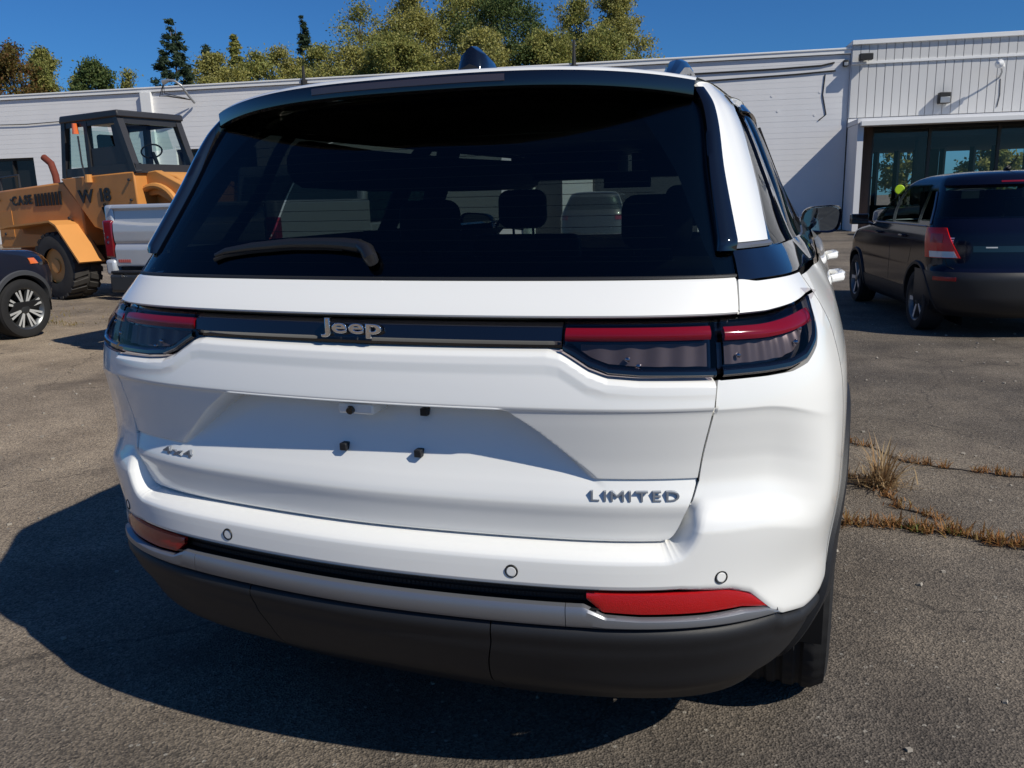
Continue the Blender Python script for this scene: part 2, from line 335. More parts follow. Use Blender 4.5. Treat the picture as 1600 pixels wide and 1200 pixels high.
# fixtures on the fascia: each its own thing
def fixture(name,lab,cat,build):
    e=empty(name,(0,0,0),lab,cat); wl(e); build(e); return e
def fx_flood(e):
    q=MB(); q.box((.62,PR-.40,5.98),(1.08,PR-.13,6.2)); q.build('lamp_housing',rustdark,e,bevel=.02)
    q=MB(); q.box((.78,PR-.15,6.05),(.9,PR-.03,6.11)); q.build('bracket',greym,e)
fixture('flood_light','dark wedge floodlight at the top left corner of the ribbed fascia','floodlight',fx_flood)
def fx_box(e):
    q=MB(); q.box((3.40,PR-.30,4.38),(3.78,PR-.02,4.76)); q.build('lamp_housing',rustdark,e,bevel=.02)
    q=MB(); q.box((3.43,PR-.33,4.40),(3.75,PR-.30,4.6)); q.build('lens',greym,e,bevel=.01)
fixture('wall_pack_light','square dark wall light in the middle of the ribbed fascia','wall light',fx_box)
def fx_lamp(e):
    q=MB(); q.tube([(5.400,PR-.0,5.200),(5.380,PR-.25,5.350),(5.230,PR-.55,5.520)],.03,8); q.build('lamp_arm',greym,e)
    q=MB(); q.tube([(5.300,PR-.5,5.500),(5.100,PR-.78,5.560)],[.07,.15],12); q.tube([(5.100,PR-.78,5.560),(5.040,PR-.86,5.575)],[.15,.04],12); q.build('lamp_head',trimw,e)
    q=MB(); q.tube([(5.430,PR-.01,5.150),(5.460,PR-.015,4.600),(5.400,PR-.015,4.200)],.012,6); q.build('lamp_cable',rustdark,e)
fixture('gooseneck_lamp','pale gooseneck lamp on the ribbed fascia above the black hatchback','wall lamp',fx_lamp)
def fx_cam(e):
    q=MB(); q.box((.14,-.15,5.84),(.32,-.0,6.06)); q.build('lamp_housing',rustdark,e,bevel=.02)
    q=MB(); q.box((.16,-.17,5.86),(.3,-.15,5.98)); q.build('lens',greym,e,bevel=.01)
fixture('wall_light','small dark light at the right end of the block wall below its roof edge','wall light',fx_cam)
# ================================================================= HERO SUV
LV=[
(0.20,[(0,.22),(.29,.23),(.53,.27),(.70,.33),(.80,.42),(.85,.55),(.87,.75),(.88,1.2),(.88,3.2)]),
(0.275,[(0,.13),(.30,.14),(.55,.18),(.72,.25),(.83,.35),(.89,.50),(.92,.75),(.93,1.2),(.93,3.2)]),
(0.335,[(0,.05),(.31,.06),(.565,.10),(.74,.175),(.86,.29),(.925,.45),(.95,.74),(.955,1.2),(.955,3.2)]),
(0.40,[(0,.005),(.32,.02),(.58,.065),(.765,.148),(.89,.27),(.955,.43),(.98,.72),(.98,1.2),(.98,3.2)]),
(0.48,[(0,-.03),(.34,-.01),(.60,.035),(.785,.115),(.91,.245),(.98,.41),(1.012,.70),(1.015,1.2),(1.0,3.2)]),
(0.60,[(0,-.03),(.34,-.01),(.60,.035),(.785,.12),(.915,.25),(.985,.41),(1.018,.70),(1.02,1.2),(1.0,3.2)]),
(0.75,[(0,-.02),(.34,.0),(.60,.04),(.795,.117),(.94,.24),(1.002,.40),(1.022,.70),(1.025,1.2),(1.0,3.2)]),
(0.98,[(0,.0),(.34,.015),(.60,.055),(.795,.132),(.94,.25),(.998,.415),(1.018,.70),(1.015,1.2),(.99,3.2)]),
(1.10,[(0,.03),(.34,.045),(.60,.085),(.785,.157),(.92,.268),(.97,.43),(.992,.72),(.99,1.2),(.975,3.2)]),
(1.16,[(0,.05),(.34,.065),(.60,.105),(.775,.178),(.89,.295),(.94,.45),(.962,.75),(.97,1.2),(.955,3.2)]),
(1.25,[(0,.14),(.34,.155),(.60,.19),(.757,.25),(.832,.36),(.875,.50),(.90,.75),(.92,1.2),(.87,3.2)]),
(1.30,[(0,.178),(.33,.193),(.58,.228),(.742,.285),(.812,.39),(.845,.53),(.866,.75),(.885,1.2),(.84,3.2)]),
(1.45,[(0,.29),(.31,.305),(.54,.335),(.70,.385),(.765,.48),(.79,.62),(.802,.85),(.82,1.2),(.74,3.2)]),
(1.60,[(0,.405),(.29,.42),(.50,.445),(.665,.485),(.712,.56),(.728,.68),(.735,.90),(.75,1.25),(.65,3.2)]),
(1.67,[(0,.46),(.28,.475),(.48,.50),(.62,.535),(.660,.60),(.672,.72),(.68,.95),(.695,1.3),(.60,3.2)]),
]
LZ=np.array([l[0] for l in LV]); LP=np.array([l[1] for l in LV],float)
TGT=np.zeros_like(LP); TGT[1:-1]=(LP[2:]-LP[:-2])/(LZ[2:]-LZ[:-2])[:,None,None]; TGT[0]=(LP[1]-LP[0])/(LZ[1]-LZ[0]); TGT[-1]=(LP[-1]-LP[-2])/(LZ[-1]-LZ[-2])
def master(T,Z):
    T,Z=np.broadcast_arrays(np.asarray(T,float),np.asarray(Z,float))
    sg=np.where(T<0,-1.,1.); A=np.clip(np.abs(T),0,7.9999)
    n=len(LZ); k=np.clip(np.searchsorted(LZ,Z)-1,0,n-2); h=LZ[k+1]-LZ[k]; s=(Z-LZ[k])/h
    def lev(i):
        ng=i<0; j=np.minimum(np.where(ng,-i,i),8)
        P=LP[k,j]*(2*s**3-3*s*s+1)[...,None]+TGT[k,j]*(h*(s**3-2*s*s+s))[...,None]+LP[k+1,j]*(-2*s**3+3*s*s)[...,None]+TGT[k+1,j]*(h*(s**3-s*s))[...,None]
        P[...,0]=np.where(ng,-P[...,0],P[...,0]); return P
    i=np.floor(A).astype(int); f=(A-i)[...,None]
    p0,p1,p2,p3=lev(i-1),lev(i),lev(i+1),lev(i+2)
    last=(i>=7)[...,None]; p3=np.where(last,2*p2-p1,p3)
    # gentler tangent across the long last span
    q=.5*((2*p1)+(-p0+p2)*f+(2*p0-5*p1+4*p2-p3)*f*f+(-p0+3*p1-3*p2+p3)*f**3)
    q=np.where(last,p1+(p2-p1)*f,q)
    return np.stack([sg*q[...,0],q[...,1],Z],-1)
def surf(T,Z,d=0.0):
    """point on the body skin, pushed d metres inward along the plan normal"""
    T,Z,d=np.broadcast_arrays(np.asarray(T,float),np.asarray(Z,float),np.asarray(d,float))
    P=master(T,Z); e=.02; tv=master(T+e,Z)-master(T-e,Z)
    nx,ny=tv[...,1],-tv[...,0]; l=np.sqrt(nx*nx+ny*ny)+1e-12
    out_=np.stack([nx/l,ny/l,0*nx],-1)     # outward
    return P-out_*d[...,None]
def lerp(x,pts):
    a=np.array(pts,float); return np.interp(x,a[:,0],a[:,1])
ZLOW=[(0,1.103),(1.30,1.106),(1.40,1.102),(1.52,1.084),(1.63,1.067),(1.79,1.053),(2.06,1.048),(2.85,1.045),(3.38,1.048),(3.70,1.052),(3.96,1.064),(4.23,1.092),(4.45,1.128),(4.62,1.158),(4.78,1.180)]
ZTOP=[(0,1.160),(2.9,1.161),(3.54,1.163),(4.10,1.170),(4.78,1.181),(8,1.185)]
TG=[(.682,1.7),(.689,2.10),(.696,2.335),(.704,2.444),(.731,2.52),(.766,2.572),(.834,2.694),(.90,2.729),(.986,2.786),(1.046,2.815),(1.109,2.862),(1.159,3.113),(1.234,3.171)]
def pc(x,xs,ys):
    """monotone cubic through the key points"""
    xs=np.array(xs,float); ys=np.array(ys,float); h=np.diff(xs); m=np.diff(ys)/h; t=np.zeros_like(xs)
    t[1:-1]=np.where(m[1:]*m[:-1]>0,2*m[1:]*m[:-1]/(m[1:]+m[:-1]+1e-15),0); t[0]=m[0]; t[-1]=m[-1]
    x=np.clip(x,xs[0],xs[-1]); k=np.clip(np.searchsorted(xs,x)-1,0,len(h)-1); f=(x-xs[k])/h[k]
    return ys[k]*(2*f**3-3*f*f+1)+t[k]*h[k]*(f**3-2*f*f+f)+ys[k+1]*(-2*f**3+3*f*f)+t[k+1]*h[k]*(f**3-f*f)
def zlow(t): return lerp(np.abs(t),ZLOW)
def ztop(t): return lerp(np.abs(t),ZTOP)
def tg(z): return pc(np.asarray(z,float),[a for a,b in TG],[b for a,b in TG])
PLATE_Z=(.975,.79)
def gate_depth(T,Z,X):
    zl=zlow(T)
    d=pc(Z,[.684,.690,.696,.703,.72,.75,.772,.7805,.79,.815,.831],[.075,.062,.052,.047,.0425,.0345,.0275,.0262,.0275,.0355,.0405])
    d=np.where(Z>.831,np.interp(Z,[.831,.8345,.837],[.0405,.0410,.0365]),d)
    d=np.where(Z>.837,pc(Z,[.837,.87,.905,.95,.9765,.9815,.986,.992,1.02],[.0365,.0315,.0235,.0115,.0040,.0018,-.0015,-.0035,-.003]),d)
    rel=zl-Z
    top=np.interp(rel,[0,.002,.006,.014,.03,.05],[.026,.022,.004,-.005,-.006,-.003])
    d=np.where(Z>1.0,np.interp(Z,[1.0,1.03],[0,1])*top+(1-np.interp(Z,[1.0,1.03],[0,1]))*d,d)
    b=pc(Z,[.785,.80,.815,.831,.85,.88,.92,.955,.970],[.027,.0305,.036,.0425,.050,.0605,.074,.084,.088]); b=np.where(Z>.970,np.interp(Z,[.970,.9765,.9815,.985],[.088,.086,.004,-.003]),b)
    xe=.535-(Z-.838)*1.20
    m=1-sm(-.020,.0,np.abs(X)-xe+.012*sm(.93,.985,Z))
    mz=np.where(Z>.987,0,1)*sm(.79,.835,Z)
    d2=d+(b-d)*m*mz
    return d2
suv=empty('white_suv',(0,.95,0),'white SUV parked nearest, rear end and tailgate facing the camera','SUV')
def hp(name,me,mat,angle=35,parent=None):
    o=new(name,me,mat,parent or suv,angle)
    if parent is None: me.transform(Matrix.Translation((0,-.95,0)))
    return o
HOFF=Matrix.Translation((0,-.95,0))
# --- tailgate lower skin
nu=561; u=np.linspace(-1,1,nu)[:,None]
za=np.concatenate([np.linspace(.6965,.77,26),np.linspace(.772,.828,24),np.linspace(.830,.840,12),np.linspace(.8425,.966,48),np.linspace(.9675,.998,34),])
na=len(za); nb=30; vb=np.linspace(0,1,nb+1)[1:]**.6
T=np.zeros((nu,na+nb)); Z=np.zeros_like(T)
T[:,:na]=u*(tg(za)-.02)[None,:]; Z[:,:na]=za[None,:]
zt=1.043+0*vb
for j,v in enumerate(vb):
    tt=(u[:,0]*(2.79)); zz=.998+(zlow(tt)-.998)*v; tt=u[:,0]*(tg(zz)-.02); zz=.998+(zlow(tt)-.998)*v
    T[:,na+j]=tt; Z[:,na+j]=zz
X0=master(T,Z)[...,0]
P=surf(T,Z,gate_depth(T,Z,X0))
hp('tailgate',gridmesh('tailgate',P,rim=.022),white,25)
# --- tailgate upper skin between light bar and glass
v=np.concatenate([[0,.03,.07],np.linspace(.12,.95,26),[1.0]])[None,:]
Zt=ztop(u*3.1)+.001+(1.2345-ztop(u*3.1)-.001)*v; T=u*(tg(Zt)-.02)
d=np.interp(v,[0,.03,.07,.12,.95,1],[.024,.010,.003,-.001,0,.004])+0*T
hp('upper_tailgate_panel',gridmesh('upper_tailgate_panel',surf(T,Zt,d),rim=.02),white,30)
# --- bumper skin, columns following the tailgate edge and lamp outline
def bump_depth(T,Z):
    A=np.abs(T); MT=.185
    bz=np.linspace(.697,1.03,120); bt=np.concatenate([np.linspace(0,2.33,140),tg(bz)]); bb=np.stack([bt*MT,np.concatenate([np.full(140,.6965),bz])],-1)
    q=np.stack([A*MT,Z],-1); dist=np.full(A.shape,9.)
    for p_ in bb: dist=np.minimum(dist,np.hypot(q[...,0]-p_[0],q[...,1]-p_[1]))
    s=pc(dist,[0,.004,.009,.014,.020,.026,.034,.05],[.070,.060,.043,.024,.010,.003,.0005,0])*(1-sm(.725,.80,Z))
    c=0*s
    fade=1-sm(3.5,4.75,A)
    zc=.045*sm(3.3,4.6,A)
    tk=pc(Z+zc,[.732,.748,.775,.80,.836,.87,.905,.95,.9765,.9815,.986,1.0],[0,.005,.0175,.027,.0335,.0310,.0235,.0115,.004,.0018,.0,0])
    low=np.interp(Z-ZBv(T),[0,.006,.014],[.012,.003,0])
    return np.maximum(c,s)+tk*fade*sm(2.35,2.55,A)+low
ZB=[(0,.604),(2.5,.604),(3.1,.592),(3.35,.576),(3.55,.545),(3.7,.522),(3.9,.503),(4.4,.488),(4.9,.49),(5.2,.515),(5.55,.62),(5.8,.70),(6.1,.78),(6.6,.85),(7.0,.87),(8,.87)]
def ZBv(T): return lerp(np.abs(T),ZB)
tz=np.array([a for a in TG]); 
def ztopb(t):
    A=np.abs(t); ziv=np.interp(A,[p[1] for p in TG[:11]],[p[0] for p in TG[:11]])
    return np.where(A<2.3,.6955,np.where(A<2.84,np.minimum(ziv-.002,1.043),np.where(A<4.78,zlow(A)-.003,1.1815)))
ts=np.unique(np.concatenate([np.linspace(0,2.3,70),np.linspace(2.3,2.95,110),np.linspace(2.86,5.08,90),[4.779,4.781]])); ts=np.concatenate([-ts[:0:-1],ts])[:,None]
v=np.concatenate([np.linspace(0,.08,8)[:-1],np.linspace(.08,.6,50)[:-1],np.linspace(.6,1,110)])[None,:]
Zb=ZBv(ts)+(ztopb(ts)-ZBv(ts))*v; Tb=ts+0*v
hp('rear_bumper_cover',gridmesh('rear_bumper_cover',surf(Tb,Zb,bump_depth(Tb,Zb)),rim=.02),white,28)
# --- quarter panel above the lamps, each side; and body side
for sgn in (-1,1):
    t=np.linspace(0,1,50)[:,None]; v=np.concatenate([[0,.06,.12],np.linspace(.2,1,24)])[None,:]; tb_=3.13+.055*v; t=tb_+(5.08-tb_)*t
    z0=ztop(t)+.003; z1=1.2305-.006*sm(3.2,3.6,t)
    Z=z0+(z1-z0)*v; d=np.interp(v,[0,.06,.12],[.008,.001,0])+0*Z
    hp('quarter_panel',gridmesh('quarter_panel',surf(sgn*t,Z,d),flip=sgn<0,rim=.02),white,30)
    t=np.concatenate([np.linspace(5.10,7,60),np.linspace(7,8,70)[1:]])[:,None]; zz=np.linspace(.33,1.218,90)[None,:]
    P=surf(sgn*t,zz+0*t,.012*np.exp(-((zz-.93)/.05)**2)*0+0*t)
    C=(P[:-1,:-1]+P[1:,1:])/2
    keep=np.hypot(C[...,1]-.90,C[...,2]-.385)>.445
    hp('body_side',gridmesh('body_side',P,flip=sgn<0,keep=keep),white,30)
    # wheel arch cladding: ring that follows the skin
    a=np.linspace(R(-12),R(192),70)[:,None]; rr=np.array([.425,.428,.445,.475,.492,.497])[None,:]; dd=np.array([.05,-.006,-.014,-.013,-.010,.004])[None,:]
    yy=.90-np.cos(a)*rr; zz=.385+np.sin(a)*rr
    ttab=np.linspace(4,8,800)
    Tt=np.zeros_like(yy)
    for i in range(yy.shape[0]):
        for j in range(yy.shape[1]):
            Tt[i,j]=np.interp(yy[i,j],master(ttab,np.full(800,max(zz[i,j],.31)))[:,1],ttab)
    P=surf(sgn*Tt,zz,dd+0*Tt)
    hp('arch_cladding',gridmesh('arch_cladding',P,flip=sgn<0),plastic,40)
    # sill
    # tail lamp on the body
    tl=np.linspace(2.875,4.775,80)
    zl,zh=zlow(tl)+.002,ztop(tl)-.001
    lamp=bpy.data.objects.new('body_tail_lamp',bpy.data.meshes.new('body_tail_lamp')); 
    v=np.linspace(0,1,14)[None,:]; t=tl[:,None]
    Z=zl[:,None]+(zh-zl)[:,None]*v; zw=(zh-zl)[:,None]
    me=gridmesh('body_tail_lamp',surf(sgn*t,Z,.034),flip=sgn<0,rim=-.0); me.transform(HOFF); lamp=new('body_tail_lamp',me,gloss,suv)
    Zc=lambda f0,f1,n=6: (zl[:,None]+zw*(f0+(f1-f0)*np.linspace(0,1,n)[None,:]))
    def sub(name,P,mat,angle=35,**k):
        me=gridmesh(name,P,flip=sgn<0,**k); me.transform(HOFF); return new(name,me,mat,lamp,angle)
    # smoked chamber with vertical ribs
    tt=np.linspace(2.95,4.40,130)[:,None]; zz0=np.maximum(zlow(tt)+.022,1.0); zz1=1.112+.012*sm(3.4,4.4,tt)
    Z=zz0+(np.maximum(zz1,zz0+.004)-zz0)*np.linspace(0,1,8)[None,:]
    sub('reflector_chamber',surf(sgn*tt,Z,.026+.0018*np.cos(tt*30)),lampgrey)
    rz0,rz1=1.117,1.143
    tt=np.linspace(2.93,4.66,90)[:,None]; sh=.016*sm(3.3,4.6,tt)
    Z=rz0+sh+(rz1-rz0)*np.linspace(0,1,8)[None,:]
    for t_,z_ in ((3.1,1.085),(3.95,1.10),(4.15,1.125)):
        p=surf(sgn*t_,z_,.020); q=MB(); q.tube([(0,0,0),(0,-.004,0),(0,-.006,0)],[.006,.005,.001],10); me=q.mesh('lamp_bulb'); b_=new('lamp_bulb',me,chrome,lamp); b_.location=(p[0],p[1]-.95,p[2])
    sub('red_light_bar',surf(sgn*tt,Z,.012-.006*np.sin(np.linspace(0,np.pi,8))[None,:]+0*tt),lampred,rim=.012)
    Z=zl[:,None]+zw*np.array([0,.012,.03,.5,.97,.988,1])[None,:]
    sub('lamp_lens',surf(sgn*t,Z,np.array([.014,.004,.001,-.001,.001,.004,.014])[None,:]+0*t),lensm,rim=.02)
    # frame strip along the lower rim of the lamp
    Z=zl[:,None]+np.array([.0005,.006,.014,.019])[None,:]*np.minimum(1,zw/.08)
    sub('lamp_frame',surf(sgn*t,Z,np.array([.006,-.0015,-.002,.004])[None,:]+0*t),gloss)
    # tail lamp on the tailgate
    tl=np.concatenate([np.linspace(1.42,1.9,40),np.linspace(1.9,2.80,40)[1:]]); zl,zh=zlow(tl)+.002,1.158+0*tl
    t=tl[:,None]; zw=(zh-zl)[:,None]
    Z=zl[:,None]+zw*np.linspace(0,1,14)[None,:]
    me=gridmesh('tailgate_tail_lamp',surf(sgn*t,Z,.034),flip=sgn<0); me.transform(HOFF); lamp=new('tailgate_tail_lamp',me,gloss,suv)
    tt=np.linspace(1.55,2.74,110)[:,None]; zz0=zlow(tt)+.020
    Z=zz0+(np.maximum(1.111,zz0+.003)-zz0)*np.linspace(0,1,8)[None,:]
    sub('reflector_chamber',surf(sgn*tt,Z,.026+.0018*np.cos(tt*24)),lampgrey)
    for t_,z_ in ((1.95,1.083),(2.05,1.07)):
        p=surf(sgn*t_,z_,.020); q=MB(); q.tube([(0,0,0),(0,-.004,0),(0,-.006,0)],[.006,.005,.001],10); me=q.mesh('lamp_bulb'); b_=new('lamp_bulb',me,chrome,lamp); b_.location=(p[0],p[1]-.95,p[2])
    tt=np.linspace(1.43,2.77,80)[:,None]; Z=1.120+.026*np.linspace(0,1,8)[None,:]+0*tt
    sub('red_light_bar',surf(sgn*tt,Z,.012-.006*np.sin(np.linspace(0,np.pi,8))[None,:]+0*tt),lampred,rim=.012)
    Z=zl[:,None]+zw*np.array([0,.012,.03,.5,.97,.988,1])[None,:]
    sub('lamp_lens',surf(sgn*t,Z,np.array([.014,.004,.001,-.001,.001,.004,.014])[None,:]+0*t),lensm,rim=.02)
    Z=zl[:,None]+np.array([.0005,.006,.013,.018])[None,:]*np.minimum(1,zw/.07)
    sub('lamp_frame',surf(sgn*t,Z,np.array([.006,-.0015,-.002,.004])[None,:]+0*t),gloss)
# --- gloss black bar across the tailgate with the badge
t=np.linspace(-1.405,1.405,120)[:,None]; zs=np.array([1.1035,1.106,1.112,1.118,1.121,1.146,1.150,1.155,1.158]); ds=np.array([.03,.016,.015,.010,.006,.006,.010,.016,.03])
bar=hp('light_bar_trim',gridmesh('light_bar_trim',surf(t,zs[None,:]+0*t,ds[None,:]+0*t),rim=.01),gloss,20)
def tx(x,z):
    tt=np.linspace(-3.4,3.4,1500); return float(np.interp(x,master(tt,np.full(1500,z))[:,0],tt))
def badge(name,text,x0,x1,z0,size_h,mat,d0,bold,depth,bevel,gap=.06,lean=0,tilt=0,scale_ref='H',drop=False):
    e=bpy.data.objects.new(name,None); e.empty_display_size=.05; link(e,suv)
    gs=[glyph(c,bold,depth,bevel) for c in text]; ref=glyph(scale_ref,bold,depth,bevel)[0]; hh=ref[:,1].max()-ref[:,1].min(); y0=ref[:,1].min()
    ws=[g[3]-g[2] for g in gs]; tot=sum(ws)+gap*(len(text)-1); sx=(x1-x0)/tot; sz=size_h/hh; x=x0
    for c,g,w in zip(text,gs,ws):
        xc=x+w*sx/2; t=tx(xc,z0+size_h/2); d=d0 if d0<0 else float(gate_depth(np.array(t),np.array(z0+size_h/2),np.array(xc)))-.0015; p=surf(t,z0+size_h/2,d); q=surf(t+.02,z0+size_h/2,d)
        ang=math.atan2(q[1]-p[1],q[0]-p[0])
        V=g[0].astype(float).copy(); V[:,0]-=(g[2]+g[3])/2; V[:,1]-=y0
        L=np.stack([V[:,0]*sx+lean*V[:,1]*sz,-V[:,2]*sz,V[:,1]*sz-size_h/2],-1)
        me=bpy.data.meshes.new('letter'); me.from_pydata([tuple(a) for a in L],[],g[1]); me.update()
        o=new('letter',me,mat,e,40); o.location=(p[0],p[1]-.95,p[2]); o.rotation_euler=(tilt,0,ang)
        x+=(w+gap)*sx
    return e
badge('maker_badge','Jeep',-.0865,.0635,1.1185,.0425,chrome,-.002,.006,.10,.028,gap=.05,scale_ref='J')
badge('trim_badge','LIMITED',.522,.702,.792,.0215,smokechrome,.0385-.004,-.004,.14,.010,gap=.22,scale_ref='L')
badge('drive_badge','4x4',-.607,-.497,.801,.0195,smokechrome,.0385-.004,.012,.14,.012,gap=.10,scale_ref='4')
# --- plate nuts, rear camera, parking sensors
for x,z in ((-.0455,.952),(.1405,.953),(-.0505,.870),(.1375,.868)):
    t=tx(x,z); p=surf(t,z,gate_depth(np.array(t),np.array(z),np.array(x)))
    q=MB(); q.box((-.0085,-.016,-.0085),(.0085,.006,.0085)); o=q.build('plate_nut',plastic,suv,bevel=.002); o.location=(p[0],p[1]-.95,p[2])
q=MB(); q.box((-.045,-.02,-.012),(.042,.05,.012)); o=q.build('camera_pod',white,suv,bevel=.005); o.location=(0,.035-.95,.965)
q=MB(); q.tube([(0,0,0),(0,-.008,-.002)],[.010,.008],14); c_=q.build('camera_lens',gloss,o); c_.location=(-.012,-.02,-.002)
for t_,z in ((-1.068,.639),(1.067,.640),(2.95,.629),(-2.95,.629)):
    p=surf(t_,z,0); p2=surf(t_+.05,z,0); ang=math.atan2(p2[1]-p[1],p2[0]-p[0])
    q=MB(); q.tube([(0,.01,0),(0,-.0015,0)],.0105,20); o=q.build('parking_sensor',white,suv,bevel=.001); o.location=(p[0],p[1]-.95,p[2]); o.rotation_euler=(0,0,ang)
    q=MB(); n=24
    ring=[];fs=[]
    for k in range(n):
        c,s_=math.cos(2*math.pi*k/n),math.sin(2*math.pi*k/n)
        ring+=[(c*.0112,-.0012,s_*.0112),(c*.0135,-.0022,s_*.0135),(c*.0155,.002,s_*.0155)]
    for k in range(n):
        k2=(k+1)%n
        for j in range(2): fs.append((k*3+j,k2*3+j,k2*3+j+1,k*3+j+1))
    q.add(ring,fs); r_=q.build('sensor_ring',slotm,o); 
# --- slot, silver strip, reflectors, lower cladding
t=np.linspace(-1.75,1.75,140)[:,None]
hp('bumper_slot',gridmesh('bumper_slot',surf(t,np.array([.566,.57,.606,.61])[None,:]+0*t,np.array([.0,.035,.035,.0])[None,:]+0*t)),slotm)
mbm=MB()
for k in range(110):
    t0=-1.62+k*.0295
    for z in (.578,.592):
        a=surf(t0+(.014 if z>.58 else 0),z,.024); b=surf(t0+.020+(.014 if z>.58 else 0),z,.024)
        mbm.add([a,b,b+np.array([0,.0,.009]),a+np.array([0,0,.009])],[(0,1,2,3)])
me=mbm.mesh('slot_mesh'); me.transform(HOFF); new('slot_mesh',me,plastic,suv)
def silver(t): # lower and upper edge of the strip
    A=np.abs(t); lo=.523-.004*sm(2.6,3.75,A)-.0*A; hi=np.interp(A,[0,1.50,1.62,1.80,2.1,2.8,3.25,3.6,3.78],[.574,.574,.5745,.5525,.5475,.5455,.547,.537,.524]); return lo,hi
def strip(name,t0,t1):
    t=np.linspace(t0,t1,max(12,int(abs(t1-t0)*50)))[:,None]; lo,hi=silver(t); v=np.array([0,.06,.2,.5,.8,.93,1])[None,:]
    Z=lo+(np.maximum(hi,lo+.002)-lo)*v; d=np.array([.010,.0,-.004,-.005,-.004,.0,.010])[None,:]+0*Z
    hp(name,gridmesh(name,surf(t,Z,d),rim=.012),satin,30)
strip('silver_strip',-1.47,1.47); strip('silver_strip_end',1.476,3.78); strip('silver_strip_end',-3.78,-1.476)
for sgn in (-1,1):
    t=np.linspace(1.645,3.68,110)[:,None]; A=t
    lo=np.interp(A,[1.645,1.78,2.1,2.8,3.25,3.6,3.68],[.586,.556,.551,.549,.550,.538,.532]); hi=np.interp(A,[1.645,3.0,3.2,3.4,3.6,3.68],[.602,.598,.590,.574,.546,.535])
    v=np.array([0,.08,.3,.7,.92,1])[None,:]; Z=lo+(np.maximum(hi,lo+.001)-lo)*v; d=np.array([.014,.006,.004,.004,.006,.014])[None,:]+0*Z
    hp('bumper_reflector',gridmesh('bumper_reflector',surf(sgn*t,Z,d),flip=sgn<0,rim=.01),reflred,30)
# lower cladding (three pieces with fine seams)
def clad(t0,t1):
    t=np.linspace(t0,t1,max(20,int(abs(t1-t0)*45)))[:,None]; A=np.abs(t)
    hi=np.interp(A,[0,2.6,3.4,3.78,3.95,4.4,4.9,5.25],[.5215,.521,.5185,.5165,.500,.484,.484,.484])
    ZZ=np.concatenate([np.linspace(.21,.34,10),np.linspace(.36,.46,10),[.475,.49]]); v=np.concatenate([np.linspace(0,.92,30),[.95,.975,.99,1.0]])[None,:]
    Z=.215+(hi-.215)*v
    r_=hi-Z
    d=np.interp(r_,[0,.003,.010,.022,.04,.055,.07],[.016,.008,.001,-.002,.003,.006,.004])
    return surf(t,Z,d)
for a,b in ((-5.25,-.885),(-.875,.898),(.908,5.25)):
    hp('lower_bumper_cladding',gridmesh('lower_bumper_cladding',clad(a,b),rim=.015),plastic,40)
q=MB(); q.box((-.66,-.70,.38),(.66,-.36,.56)); q.build('leak_blocker',darkint,suv,smooth=False)  # unseen box added to block sunlight leaking in behind the cladding
for sgn in (-1,1):
    q=MB(); q.tube([(sgn*.52,-.66,.30),(sgn*.52,-.2,.31)],.045,12); q.build('exhaust_tip',greym,suv)
q=MB(); q.box((-.8,-.355,.30),(.8,3.6,.36)); q.build('underbody',darkint,suv,smooth=False)
